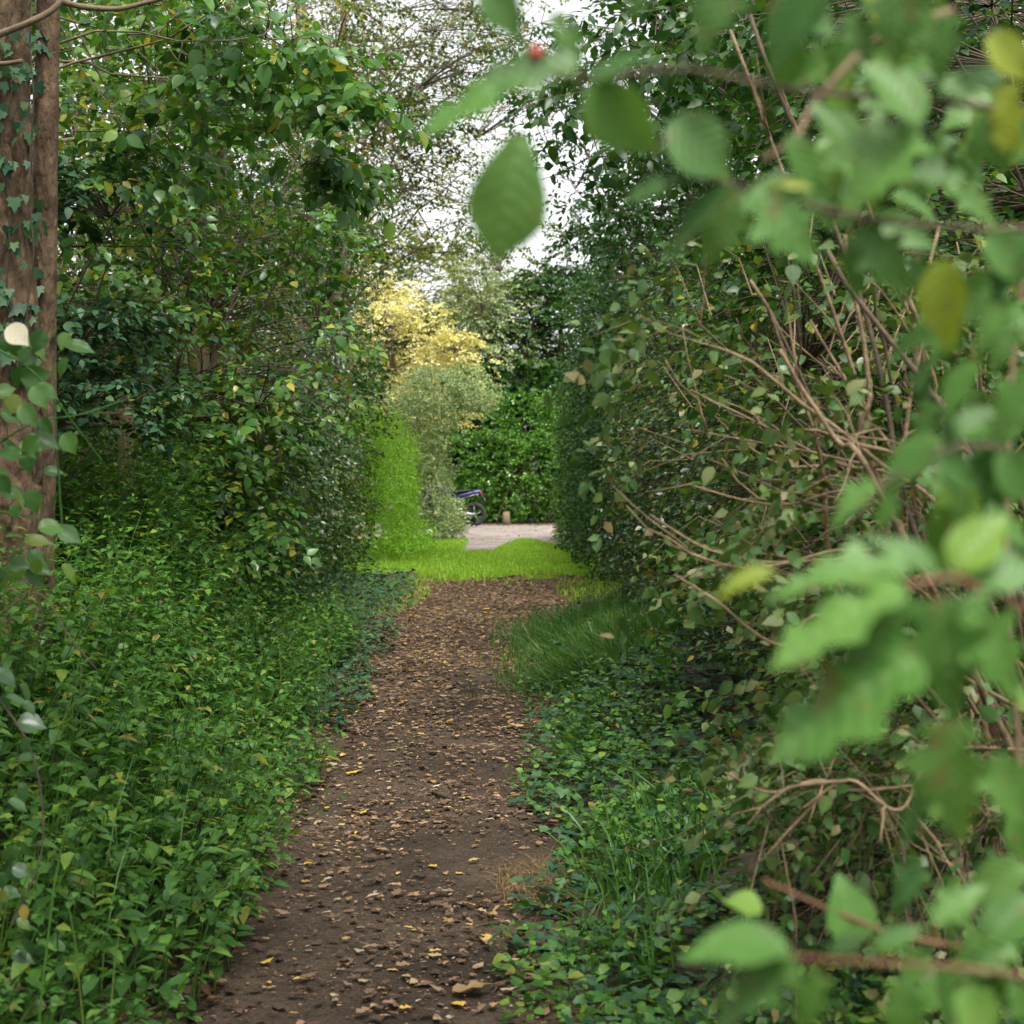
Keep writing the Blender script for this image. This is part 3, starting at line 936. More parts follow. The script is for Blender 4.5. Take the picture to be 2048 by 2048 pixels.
cp = ell(1500, (-2.3, 2.4, 5.4), (3.0, 3.0, 1.0), 71, .8, .42)  # unseen crown, added above the near left bank to shade the nettles
st_ = []
for k in range(9):
    e = np.array([-2.3, 2.6, 5.4]) + rng.uniform(-.8, .8, 3) * [3.0, 3.0, .8]
    q_ = curve([-2.2, 7.5, rng.uniform(4.3, 6.4)], e, 10, .2, .05)
    MB().tube(q_, .05 * np.linspace(1, .2, 10), 6, True, .06).build('branch', M['bark2'], tr)
    st_.append(q_)
foliage(tr, cp, st_, M['hazel'], .085, T=T2(.36), sscale=1.3)
# ivy climbing it
iv = thing('ivy', (-2.1, 7.35, .6), 'ivy climbing the reddish trunk at the left edge', 'ivy')
nI = 110
hy = rng.uniform(60, 760, nI)
side = rng.random(nI)
hx = np.where(side < .45, rng.normal(72, 14, nI), np.where(side < .9, rng.normal(22, 22, nI), rng.uniform(-20, 100, nI)))
hx = hx + (hy - 400) * -.01
C = []; Rm = []
for a_, b_ in zip(hx, hy):
    xw = (a_ - 1024) / F * 7.4
    dx_ = np.clip((xw + 2.235) / .15, -1, .98) if a_ < 74 else np.clip((xw + 2.12) / .068, -1, .98)
    yw = (7.5 - .15 * math.sqrt(1 - dx_ ** 2)) if a_ < 74 else (7.7 - .068 * math.sqrt(max(0, 1 - dx_ ** 2)))
    C.append([(a_ - 1024) / F * (yw - .03), yw - .03, CAMH + (930 - b_) / F * yw])
    Rm.append(euler(np.array(rng.uniform(-2.4, -1.5) + 3.14159 * 0 + .6), np.array(rng.normal(0, .3)), np.array(rng.normal(0, .6) + 3.14159)))
leaf_objs('leaf', M['ivy'], np.array(C), np.array(Rm), rng.uniform(.04, .07, nI), TI, iv)
for sx in (20, 62):
    pts_ = [P(sx + rng.normal(0, 8), yy_, 7.33) for yy_ in np.linspace(900, 20, 12)]
    MB().tube(smooth_path(pts_, 40), .004, 5).build('stem', M['darkbark'], iv)

# wooden post and rail
fc = thing('wooden_fence', P(250, 1060, 10.5) * [1, 1, 0] + [0, 0, .45], 'weathered wooden post and rail half hidden left of the path', 'fence')
pc = P(252, 900, 10.5)
MB().box((pc[0], 10.5, 1.2), (.085, .085, 1.56)).build('post', M['wood'], fc, False)
pl = P(100, 900, 10.5)
MB().box((pl[0] - .35, 10.5, 1.15), (.085, .085, 1.5)).build('post', M['wood'], fc, False)
for zc, hh in ((1.9, .055), (1.845, .045)):
    x0, x1 = pl[0] - .8, pc[0] - .03
    pts_ = smooth_path([[x0, 10.44, zc], [(x0 + x1) / 2, 10.435, zc + .01], [x1, 10.44, zc]], 12)
    MB().tube(pts_, hh * .5, 6, True, .12).build('rail', M['wood_h'], fc, False)
# wire mesh fence
wf = thing('wire_fence', (-2.6, 12, .45), 'dark wire mesh fence on posts behind the nettles', 'fence')
ends = [P(345, 1060, 11.6), P(470, 1060, 13.0), P(600, 1060, 15.2)]
for e in ends:
    gz0 = float(gz(np.array([e[0]]), np.array([e[1]]))[0])
    MB().tube(curve([e[0], e[1], gz0 - .1], [e[0] + .01, e[1], gz0 + 1.15], 5, 0, .004), .045, 8, True, .08).build('post', M['darkbark'], wf)
for zr in np.arange(.12, 1.12, .11):
    pts_ = [[e[0], e[1] - .05, float(gz(np.array([e[0]]), np.array([e[1]]))[0]) + zr] for e in ends]
    pts_[1][2] -= .01
    MB().tube(smooth_path(pts_, 16), .0018, 4).build('wire', M['wire'], wf)
for t_ in np.linspace(0, 1, 46):
    a_ = np.array([np.interp(t_ * 2, [0, 1, 2], [e[q] for e in ends]) for q in (0, 1)])
    z0 = float(gz(np.array([a_[0]]), np.array([a_[1]]))[0])
    MB().tube(curve([a_[0], a_[1] - .05, z0 + .1], [a_[0], a_[1] - .05, z0 + 1.1], 3, 0, .004), .0014, 3).build('wire', M['wire'], wf)

# ------------------------------------------------------------------ left wall of shrubs and trees
def shrub(name, base, pts, targets, label, cat, mat, leaf, r0=.02, **kw):
    base = list(base)
    if len(base) == 2: base.append(float(gz(np.array([base[0]]), np.array([base[1]]))[0]))
    t_ = thing(name, base, label, cat, kw.pop('group', None))
    st = stems_to(base, targets, r0, t_, kw.pop('bark', 'twig'), spreadbase=kw.pop('sb', .12), n=kw.pop('sn', 14))
    foliage(t_, pts, st, M[mat], leaf, **kw)
    return t_


L6 = T6()
def clear(p, x0=165, x1=238, y0=790, y1=890, dmax=10.9):
    px, py = screen(p)
    return p[~((px > x0) & (px < x1) & (py > y0) & (py < y1) & (p[:, 1] < dmax))]


# near broadleaf bush behind the fence
shrub('shrub', (-3.3, 10.2), clear(boxp(1150, (-4.6, 8.6, .9), (-1.95, 12.5, 4.9), 1, 1.7, .56)),
      [(-4.3, 9, 4.6), (-3.6, 10, 5), (-2.6, 9.6, 4.6), (-2.1, 10, 3.6), (-1.95, 9.8, 2.6), (-2.4, 11.5, 4.2), (-3.8, 11.5, 4.4), (-3.0, 9.0, 3.2), (-4.4, 9.4, 2.4)],
      'tall broadleaved bush just right of the thick ivy clad trunk', 'shrub', 'hazel', .074, T=L6, indiv=260, frac=.3, jit=.4)
# bush with pale teal sprays
shrub('shrub', (-2.7, 9.2), clear(np.vstack([ell(130, (-2.35, 8.9, 3.02), (.42, .5, .13), 3, 1, .2), ell(150, (-2.4, 8.9, 2.3), (.5, .5, .16), 4, 1, .2), ell(120, (-2.2, 9, 1.95), (.5, .5, .2), 5, 1, .2)])),
      [(-2.6, 8.9, 3.1), (-2.1, 8.9, 2.9), (-2.3, 8.8, 2.2), (-1.9, 9, 2.0)],
      'slender bush with flat teal green leaf sprays beside the trunk', 'shrub', 'ivy', .058, T=L6, indiv=100, jit=.2, r0=.012, droop=0)
# shrub arching towards the path
shrub('shrub', (-2.5, 12.4), np.vstack([boxp(680, (-3.0, 10.8, 1.9), (-1.25, 14, 4.9), 41, 1.6, .56), boxp(420, (-2.6, 11.5, .9), (-1.75, 14, 2.2), 42, 1.5, .45)]),
      [(-2.6, 12, 4.9), (-1.4, 11.6, 3.4), (-1.3, 12.4, 4.4), (-1.5, 13.2, 2.6), (-2, 11.4, 4.2), (-1.8, 12, 2.0), (-2.8, 13, 4)],
      'broad leaved bush arching from the left toward the path over the wire fence', 'shrub', 'hazel', .076, T=L6, indiv=200, jit=.35, frac=.3)
# middle hedge shrubs along the left side
specs = [
    ((-2.7, 13.5), (-3.9, 11.8, .35), (-1.75, 15.6, 3.3), 2300, 'privet', .05, 'dense dark bush of small glossy leaves behind the wire fence'),
    ((-2.8, 16.8), (-4.0, 15.2, .3), (-1.8, 19.2, 4.1), 2900, 'privet', .054, 'dark small leaved hedge bush in the middle of the left side'),
    ((-3.0, 20.5), (-4.4, 18.8, .3), (-2.0, 23.4, 4.6), 2600, 'olive', .062, 'olive brown thinning bush near the far left end of the tunnel'),
    ((-3.3, 24.6), (-4.8, 23, .3), (-2.3, 27.5, 4.6), 1900, 'olive', .066, 'dull green bush just before the bright lime hedge'),
]
for (bx, by), lo, hi, n_, mt, lf, lb in specs:
    tg = [(rng.uniform(lo[0], hi[0]), rng.uniform(lo[1], hi[1]), rng.uniform(hi[2] * .6, hi[2])) for _ in range(10)]
    shrub('shrub', (bx, by), np.vstack([boxp(int(n_ * .55), lo, (hi[0], hi[1], 2.1), int(by), 1.3, .42), boxp(int(n_ * .32), (lo[0], lo[1], 2.1), (hi[0] + .25, hi[1], hi[2] + .8), int(by), 1.5, .58)]), tg, lb, 'shrub', mt, lf, T=T2(), indiv=60, Tind=L6, jit=.5, frac=.3)

# added dense rows on both sides, running behind the camera to block low light
shrub('hedge', (-5.6, 8), boxp(2300, (-6.4, -7, .1), (-5.0, 26, 3.6), 91, 1.0, .25), [(-5.8, y_, 3.2) for y_ in (-6, -2, 2, 6, 10, 14, 18, 22, 25)],
      'added dark evergreen row blocking low side light behind the left bank', 'hedge', 'dark', .17, T=T2(.4), sscale=1.4, twigs=False, jit=.6, sb=.3)
shrub('hedge', (4.0, 8), boxp(2300, (3.5, -7, .1), (4.9, 27, 3.8), 92, 1.0, .25), [(4.2, y_, 3.4) for y_ in (-6, -2, 2, 6, 10, 14, 18, 22, 25)],
      'added dark evergreen row blocking low side light behind the right bank', 'hedge', 'dark', .17, T=T2(.4), sscale=1.4, twigs=False, jit=.6, sb=.3)
# tall trees of the left side
def tree(base, height, crown, n_, mat, leaf, label, r0=.13, bark='bark2', lean=(0, 0), nb=9, indiv=0, lay=0, sscale=1.3, T=None, group=None, thr=.45, name='tree', nscale=.9, droop=-.15, twig_r=.004, trunk2=False, seed=1, Tind=None):
    base = np.array([base[0], base[1], float(gz(np.array([base[0]]), np.array([base[1]]))[0]) - .05])
    t_ = thing(name, base, label, 'tree', group)
    zt = np.linspace(0, 1, 14)[:, None]
    p = base + np.concatenate([lean[0] * zt ** 1.3, lean[1] * zt, height * zt], 1)
    p[2:, :2] += np.cumsum(rng.normal(0, .03, (12, 2)), 0)
    MB().tube(p, r0 * np.linspace(1, .3, 14) * (1 + .25 * np.exp(-np.arange(14))), 12, True, .05).build('trunk', M[bark], t_)
    st = [p[5:]]
    if trunk2:
        p2 = p + np.array([.35, .1, 0]) * np.sqrt(zt)
        MB().tube(p2, r0 * .75 * np.linspace(1, .3, 14), 10, True, .05).build('trunk', M[bark], t_)
        st.append(p2[5:])
    pts = np.vstack([ell(int(n_ * c[2]), c[0], c[1], seed + i_ * 7, nscale, thr) for i_, c in enumerate(crown)])
    tot = len(pts)
    for k in range(nb):
        c = crown[k % len(crown)]
        a = p[rng.integers(4, 12)]
        e = np.array(c[0]) + rng.uniform(-.8, .8, 3) * np.array(c[1])
        q = curve(a, e, 10, .25, .05)
        MB().tube(q, r0 * .32 * np.linspace(1, .2, 10), 6, True, .06).build('branch', M[bark], t_)
        st.append(q)
    foliage(t_, pts, st, M[mat], leaf, T=T or T2(), lay=lay, indiv=indiv, twig_r=twig_r, sscale=sscale, droop=droop, twig_max=2.2, Tind=Tind)
    return t_


tree((-4.4, 14), 8.5, [((-4.0, 13.5, 5.2), (2.2, 3, 2.0), .5), ((-4.4, 15, 7), (2.4, 3, 2), .5)], 650, 'olive', .085, 'leafy tree filling the upper left behind the big trunk', .11, thr=.5)
tree((-3.55, 19.5), 9.5, [((-3.4, 19.5, 5.6), (1.5, 2.4, 1.6), .5), ((-3.4, 20, 8), (1.9, 2.4, 1.6), .5)], 520, 'far', .07, 'tall twin stemmed tree with grey brown trunks rising at the upper left', .17, trunk2=True, thr=.5)
tree((-6.8, 20), 10, [((-6.5, 20, 3.2), (2.6, 4, 2.8), .6), ((-6.5, 20, 7.4), (2.8, 4, 2.6), .25)], 1500, 'far', .085, 'leafy tree deep behind the left bushes', .15, T=T2(.36))
tree((-7.0, 30), 11, [((-6.8, 30, 4.4), (3, 5, 4.0), 1)], 1300, 'far', .1, 'yellowing tree far behind the left bushes', .15, T=T2(.36))
tree((-5.2, 13), 5, [((-5.0, 12.6, 2.6), (1.2, 2.4, 2.6), 1)], 700, 'hazel', .07, 'small understorey tree behind the wooden post', .07)
# hanging dark branch of large leaves at the top left
tb = tree((-3.2, 8.6), 6.0, [(P(430, 30, 8.8), (.45, .7, .12), .25), (P(560, 110, 8.6), (.35, .6, .1), .2), (P(450, 200, 9), (.35, .6, .1), .15), (P(690, 195, 8.6), (.16, .3, .07), .12), (P(350, 320, 9.2), (.3, .5, .08), .13), (P(600, 330, 9), (.25, .4, .08), .15)], 250, 'hazel', .078,
          'slim tree whose drooping dark leafy branches hang in at the top left', .035, T=L6, indiv=200, droop=-.45, thr=.3, nb=12, sscale=1.0)

# ------------------------------------------------------------------ far end
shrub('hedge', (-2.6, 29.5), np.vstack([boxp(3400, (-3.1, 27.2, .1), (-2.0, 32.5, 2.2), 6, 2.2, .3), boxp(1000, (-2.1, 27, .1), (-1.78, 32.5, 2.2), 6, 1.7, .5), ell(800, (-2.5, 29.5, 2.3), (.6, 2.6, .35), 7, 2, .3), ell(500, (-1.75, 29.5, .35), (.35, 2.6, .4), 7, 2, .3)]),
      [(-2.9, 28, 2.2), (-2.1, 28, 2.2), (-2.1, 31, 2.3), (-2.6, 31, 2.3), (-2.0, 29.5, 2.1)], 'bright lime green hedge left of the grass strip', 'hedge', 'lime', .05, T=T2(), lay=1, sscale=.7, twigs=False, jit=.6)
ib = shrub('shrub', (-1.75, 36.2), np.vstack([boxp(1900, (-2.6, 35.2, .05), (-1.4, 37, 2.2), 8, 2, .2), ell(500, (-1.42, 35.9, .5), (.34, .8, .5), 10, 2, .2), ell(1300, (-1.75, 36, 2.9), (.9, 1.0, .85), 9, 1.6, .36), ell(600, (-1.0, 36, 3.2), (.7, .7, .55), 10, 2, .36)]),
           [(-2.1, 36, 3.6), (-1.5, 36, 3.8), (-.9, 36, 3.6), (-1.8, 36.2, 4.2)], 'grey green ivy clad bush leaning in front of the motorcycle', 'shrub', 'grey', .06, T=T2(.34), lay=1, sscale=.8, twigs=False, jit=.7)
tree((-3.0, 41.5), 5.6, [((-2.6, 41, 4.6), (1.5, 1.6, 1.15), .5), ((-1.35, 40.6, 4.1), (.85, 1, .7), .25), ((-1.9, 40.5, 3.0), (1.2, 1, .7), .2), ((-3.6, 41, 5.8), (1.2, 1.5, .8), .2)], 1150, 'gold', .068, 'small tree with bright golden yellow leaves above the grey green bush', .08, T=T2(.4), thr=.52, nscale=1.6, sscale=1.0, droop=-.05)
tree((-.6, 49), 5.6, [((-.7, 49, 4.6), (1.6, 1.2, 2.6), .7), ((-1.0, 49, 6.6), (1.0, 1.2, 1.6), .3)], 1700, 'grey', .08, 'hazy grey green conifer behind the golden tree', .1, T=T2(.22), thr=.4, nscale=1.4)
shrub('hedge', (1, 46.6), np.vstack([boxp(5200, (-3.2, 45.2, .12), (4.2, 47, 2.5), 11, 2.2, .3), boxp(1500, (-2.6, 45.6, 2.3), (4.2, 47, 3.6), 12, 1.2, .42)]),
      [(-2.5, 46, 2.6), (-1, 46, 2.8), (.3, 46, 3), (1.6, 46, 2.9), (3, 46, 3)], 'tall leafy hedge behind the gravel drive', 'hedge', 'laurel', .085, T=T2(.38), lay=1, sscale=.8, twigs=False, jit=.6, sb=.6)
shrub('hedge', (1, 48.2), boxp(2300, (-4.5, 47.4, .1), (5.5, 48.8, 4.4), 19, 1.2, .3), [(-2.5, 48, 3), (1, 48, 3), (4, 48, 3)],
      'second darker row of hedge behind the tall leafy hedge', 'hedge', 'dark', .2, T=T2(.4), lay=1, sscale=1.3, twigs=False, jit=.6, sb=.6)
tree((1.5, 50), 6.2, [((1.6, 50, 5), (2.4, 2, 2.6), .6), ((3.5, 50, 7), (2.8, 2, 3), .4)], 2400, 'dark', .12, 'dark tree rising behind the hedge at the far end', .16, T=T2(.4))
tree((-6, 52), 12, [((-5.5, 52, 5), (5, 3, 4.6), 1)], 3000, 'far', .14, 'pale yellow green tree beyond the drive on the left', .2, T=T2(.4))
tree((-1.5, 58), 7, [((-1.5, 58, 6.5), (3.5, 2, 3), 1)], 700, 'far', .11, 'thin light tree far beyond the tunnel against the sky', .16, T=T2(.35), thr=.55)

n_ = 16000
wp = rng.uniform([-45, 60, 0], [45, 74, 1], (n_, 3)); wp[:, 2] = rng.random(n_) * (4.5 + 3 * noise3(wp * [1, 1, 0], .18, 51) + .08 * np.abs(wp[:, 0]))
tag(obj('woodland', leaves_mesh('woodland', M['olive'], wp, euler(rng.normal(0, .6, n_), rng.normal(0, .6, n_), rng.uniform(0, 6.28, n_)), rng.uniform(.3, .7, n_), T6(.4), rng.random(n_))), 'far off mass of trees behind everything', 'woodland', kind='stuff')
n_ = 1500
lp = np.stack([rng.uniform(-3, 3, n_), 45.1 - np.abs(rng.normal(0, .5, n_)), np.full(n_, .03)], -1)
lp2 = np.stack([rng.uniform(-2.5, 1.6, 500), rng.uniform(24, 44, 500), np.full(500, .075)], -1)
lp = np.vstack([lp, lp2]); n_ = len(lp)
tag(obj('drive_litter', leaves_mesh('drive_litter', M['fallen'], lp, euler(rng.normal(0, .2, n_), rng.normal(0, .2, n_), rng.uniform(0, 6.28, n_)), rng.uniform(.03, .07, n_), T6(), rng.random(n_))), 'brown leaves blown over the grass strip and along the foot of the far hedge', 'leaf litter', kind='stuff')
# thin canopy against the sky
tree((-3.2, 33), 13, [((-2.6, 32, 7.2), (2.4, 3, 1.9), .4), ((-2.3, 32, 10), (3.0, 3, 2.0), .4), ((-3.2, 31, 5.4), (1.2, 2, 1.2), .2)], 700, 'far', .075, 'tall thin yellowing tree arching over the tunnel end from the left', .12, nb=16, thr=.5, nscale=1.3, T=T2(.3))
tree((-2.9, 26), 10, [((-2.1, 25.5, 6.2), (1.6, 2, 1.6), .5), ((-1.6, 25, 8.0), (1.8, 2, 1.1), .5)], 800, 'olive', .07, 'slim tree with bare arching twigs over the left hedge', .09, nb=14, thr=.5, nscale=1.3, T=T2(.3))

tree((-3.6, 29), 12, [((-1.6, 28, 5.6), (1.3, 1.5, .8), .2), ((-.9, 28, 7.0), (1.5, 2, 1.1), .3), ((-.2, 28, 5.5), (1.0, 1.2, .7), .2), ((.1, 28, 8.4), (1.6, 2, 1.1), .3), ((-2.2, 28, 8.4), (1.2, 2, 1.2), .25)], 560, 'far', .062, 'fine twigged tree spreading small leaves across the white sky gap', .1, T=T2(.34), nb=22, thr=.42, nscale=1.8, droop=-.2, sscale=1.1)
tree((2.7, 25), 10, [((1.0, 24.5, 6.2), (1.0, 2, .5), .3), ((.7, 24.5, 7.3), (1.1, 2, .6), .35), ((1.3, 24.5, 5.2), (.7, 1.5, .5), .2)], 300, 'dark', .085, 'dark tree whose long leaves hang into the sky gap from the right', .09, bark='darkbark', T=T2(.24), nb=14, thr=.42, nscale=1.6, droop=-.35)
# motorcycle ------------------------------------------------------------
def motorcycle(x0, y0):
    t_ = thing('motorcycle', (x0 - .7, y0, .03), 'dark blue motorcycle parked on the gravel with only its tail showing past the bush', 'motorcycle')
    W = lambda x, y, z: np.array([x0 + x, y0 + y, z + .03])
    def ring(cx_, r, rt, name, mat, par=t_, n=40, sd=10):
        a = np.linspace(0, 2 * np.pi, n + 1)
        return MB().tube(np.stack([x0 + cx_ + r * np.cos(a), np.full(n + 1, y0), .03 + .31 + r * np.sin(a)], -1), rt, sd, False).build(name, M[mat], par)
    for cx_ in (0, -1.42):
        wh = bpy.data.objects.new('wheel', None); COL.objects.link(wh); wh.parent = t_; wh.location = (0, 0, 0)
        ring(cx_, .255, .056, 'tyre', 'rubber', wh)
        ring(cx_, .205, .016, 'rim', 'black', wh)
        for k in range(5):
            a = k * 2 * math.pi / 5 + .3
            MB().tube([W(cx_, 0, .31), W(cx_ + .2 * math.cos(a), 0, .31 + .2 * math.sin(a))], .016, 6).build('spoke', M['metal'], wh)
        MB().tube([W(cx_, -.06, .31), W(cx_, .06, .31)], .045, 12).build('hub', M['metal'], wh)
    MB().tube(smooth_path([W(-.02, -.09, .31), W(-.3, -.09, .36), W(-.55, -.08, .42)], 10), np.linspace(.03, .045, 10)[:10], 8).build('swingarm', M['black'], t_)
    MB().tube(smooth_path([W(-.02, -.15, .3), W(-.2, -.16, .33), W(-.45, -.16, .4)], 12), [.05] * 3 + [.055] * 6 + [.04] * 3, 12).build('exhaust', M['metal'], t_)
    # tail: tapering body of stacked sections
    def body(name, mat, secs, smooth=True):
        V = []; n = 10
        for x, z, hw, hh in secs:
            for k in range(n):
                a = 2 * math.pi * k / n
                V.append(W(x, hw * math.cos(a) * (1 if math.sin(a) < 0 else .85), z + hh * math.sin(a)))
        Q = [[i * n + k, i * n + (k + 1) % n, (i + 1) * n + (k + 1) % n, (i + 1) * n + k] for i in range(len(secs) - 1) for k in range(n)]
        V += [W(secs[0][0], 0, secs[0][1]), W(secs[-1][0], 0, secs[-1][1])]
        c = len(secs) * n
        Tt = [[c, (k + 1) % n, k] for k in range(n)] + [[c + 1, (len(secs) - 1) * n + k, (len(secs) - 1) * n + (k + 1) % n] for k in range(n)]
        return MB().add(V, Q, Tt).build(name, M[mat], t_, smooth)
    body('tail_cowl', 'blue', [(.17, .9, .03, .012), (.1, .885, .06, .035), (-.1, .85, .1, .06), (-.35, .78, .13, .09), (-.55, .72, .13, .08)])
    body('tail_panel', 'violet', [(.2, .915, .03, .014), (.1, .905, .075, .024), (-.02, .885, .1, .02), (-.1, .87, .08, .006)])
    body('seat', 'black', [(.0, .93, .07, .016), (-.15, .93, .12, .028), (-.35, .9, .14, .035), (-.6, .86, .13, .04)])
    body('fuel_tank', 'blue', [(-.55, .86, .1, .08), (-.75, .93, .17, .14), (-1.0, .96, .17, .13), (-1.12, .93, .1, .08)])
    body('engine', 'black', [(-.45, .45, .12, .1), (-.65, .48, .17, .2), (-.9, .48, .17, .22), (-1.02, .5, .1, .14)])
    MB().tube([W(.17, 0, .88), W(.24, 0, .72), W(.3, 0, .6)], [.02, .03, .035], 8).build('number_plate_holder', M['black'], t_)
    MB().box(W(.275, 0, .66), (.01, .16, .12)).build('number_plate', M['metal'], t_, False)
    MB().tube([W(.16, -.06, .86), W(.19, .06, .86)], .025, 8).build('tail_light', M['redlamp'], t_)
    for s in (-1, 1):
        MB().tube([W(.07, .08 * s, .8), W(.08, .18 * s, .8)], [.008, .025], 8).build('indicator', M['metal'], t_)
        MB().tube([W(-.3, .1 * s, .72), W(.12, .05 * s, .84)], .012, 6).build('subframe', M['metal'], t_)
        MB().tube([W(-1.1, .1 * s, .98), W(-1.42, .1 * s, .31)], .024, 8).build('fork', M['metal'], t_)
        MB().tube([W(-1.02, .06 * s, 1.04), W(-.98, .36 * s, 1.06)], .014, 8).build('handlebar', M['black'], t_)
    MB().tube([W(-1.1, .0, .95), W(-1.24, 0, .93)], [.07, .09], 12).build('headlight', M['metal'], t_)
    MB().tube([W(-.2, 0, .38), W(-.42, 0, .72)], .03, 8).build('shock_absorber', M['metal'], t_)
    return t_


motorcycle(-.97, 43.4)
# small white box at the foot of the bush
p = P(860, 1066, 35.0)
o = MB().box((p[0], 35.0, p[2]), (.13, .09, .14)).build('white_box', M['white'], None, False)
wb = thing('marker', (p[0], 35, .05), 'small white marker box low in front of the grey green bush', 'marker')
o.name = 'box'; o.parent = wb; o.location = -wb.location
MB().tube([[p[0], 35.0, .03], [p[0], 35.0, p[2] - .07]], .015, 6).build('post', M['white'], wb)
# stump at hedge foot
p = P(1012, 1040, 45.0)
MBs = MB().tube([[p[0], 45.0, 0], [p[0] + .01, 45, .18], [p[0], 45, .36]], [.13, .1, .09], 12, True, .12).build('tree_stump', M['bark2'])
tag(MBs, 'small grey brown stump at the foot of the hedge behind the drive', 'stump')

# ------------------------------------------------------------------ right side
shrub('hedge', (1.4, 34), boxp(2600, (.93, 31, .08), (1.7, 36.8, 3.2), 13, 2, .4), [(1.3, 33, 3), (1.2, 36, 2.8)], 'light green outer end of the hedge right of the grass strip', 'hedge', 'laurel', .06, T=T2(.36), lay=1, sscale=.8, twigs=False, jit=.6)
shrub('hedge', (1.9, 29), np.vstack([boxp(5200, (.98, 25, .08), (2.7, 34.5, 3.6), 14, 2, .3), ell(1200, (1.9, 31, 4.3), (1.0, 5, 1.0), 15, 1.5, .4)]),
      [(1.3, 27, 3.6), (1.4, 30, 4), (1.3, 34, 4), (2, 32, 4.5)], 'dark green hedge right of the grass strip', 'hedge', 'dark', .07, T=T2(.36), lay=1, sscale=.8, twigs=False, jit=.6)
specs = [
    ((2.1, 22.5), (1.12, 19.6, .1), (3.2, 26, 4.6), 3000, 'dark', .07, 'dark green bush at the far right end of the tunnel'),
    ((2.1, 17.5), (1.15, 14.6, .12), (3.2, 20.2, 3.4), 3200, 'privet', .05, 'dark glossy small leaved bush right of the grass mound'),
    ((2.3, 12.5), (1.3, 10.4, .2), (3.2, 14.8, 2.9), 2600, 'privet', .052, 'dense dark bush of tiny leaves in the middle of the right side'),
]
for (bx, by), lo, hi, n_, mt, lf, lb in specs:
    tg = [(rng.uniform(lo[0], hi[0]), rng.uniform(lo[1], hi[1]), rng.uniform(hi[2] * .6, hi[2])) for _ in range(9)]
    shrub('shrub', (bx, by), boxp(n_, lo, hi, int(by), 1.4, .38), tg, lb, 'shrub', mt, lf, T=T2(), indiv=60, Tind=L6, jit=.5, frac=.3)
tree((3.2, 21), 9, [((2.75, 20.5, 5.4), (1.6, 3, 1.5), .5), ((3.0, 20, 7.4), (2.0, 3, 1.6), .5)], 950, 'dark', .085, 'dark tree leaning over the right side of the tunnel', .14, bark='darkbark', T=T2(.3), thr=.47)
tree((2.9, 14.5), 8, [((2.5, 14, 4.4), (1.4, 2, 1.1), .4), ((2.4, 13.5, 5.9), (1.6, 2.4, 1.2), .6)], 900, 'dark', .08, 'dark leafy tree above the right hand hedge', .12, bark='darkbark', T=L6, thr=.45)
tree((2.4, 10.5), 6.5, [((1.0, 10, 3.9), (.75, 1, .6), .5), ((1.6, 10, 3.2), (.7, 1, .5), .5)], 300, 'dark', .085, 'slim tree with long hanging leaves at the top right of the sky gap', .06, bark='darkbark', T=T6(.24), indiv=150, Tind=T_LONG, droop=-.5, thr=.4)
tree((5, 26), 11, [((4.9, 26, 4.8), (2.2, 5, 4.4), 1)], 1900, 'dark', .11, 'big dark tree deep behind the right hedge', .2, T=T2(.4))
tree((4.6, 13), 7, [((4.2, 12, 3), (1.6, 4, 3), 1)], 2200, 'dark', .08, 'dark understorey tree behind the right hand bushes', .1, T=T2(.36))

# straggly shrub with tan stems
ss = thing('shrub', (1.5, 4.4, .3), 'straggly shrub with many bare tan stems and dull green leaves on the right', 'shrub')
S0 = []
org = np.array([1.42, 4.1])
stem_px = [  # (tip px, tip py, distance, radius)
    (1655, 500, 3.6, .0085), (1690, 470, 3.8, .008), (1500, 560, 3.8, .006), (1400, 650, 4.0, .005), (1450, 700, 3.7, .006),
    (1380, 780, 4.1, .005), (1540, 620, 4.2, .006), (1560, 700, 3.6, .007), (1620, 640, 4.3, .006), (1750, 560, 4.0, .006),
    (1820, 600, 3.7, .007), (1330, 720, 4.4, .004), (1420, 920, 3.8, .005),
    (1500, 820, 4.4, .005), (1460, 60, 4.2, .007), (1500, 30, 4.0, .008), (1700, 300, 4.3, .007), (1880, 450, 3.9, .007),
    (1520, 960, 3.7, .005), (1600, 860, 3.6, .006), (1960, 560, 4.1, .006), (1640, 760, 4.5, .005),
]
for k, (tx, ty, dd_, rr_) in enumerate(stem_px):
    tip = P(tx, ty, dd_)
    a = np.array([org[0] + rng.normal(0, .12), org[1] + rng.normal(0, .15), .28])
    knee = P(1860 + rng.normal(0, 80), 1060 + rng.normal(0, 90), dd_ + rng.normal(.1, .25))
    mid = knee * .55 + tip * .45 + np.array([rng.normal(.02, .03), 0, rng.normal(-.02, .03)])
    p = smooth_path([a, (a + knee) / 2 + [.05, 0, .03], knee, mid, tip], 28)
    p[4:-1] += np.cumsum(rng.normal(0, .0022, (len(p) - 5, 3)), 0)
    MB().tube(p, rr_ * np.linspace(1.35, .6, len(p)), 7, True, .1).build('stem', M['tan' if k % 3 else 'twig'], ss)
    S0.append(p[8:])
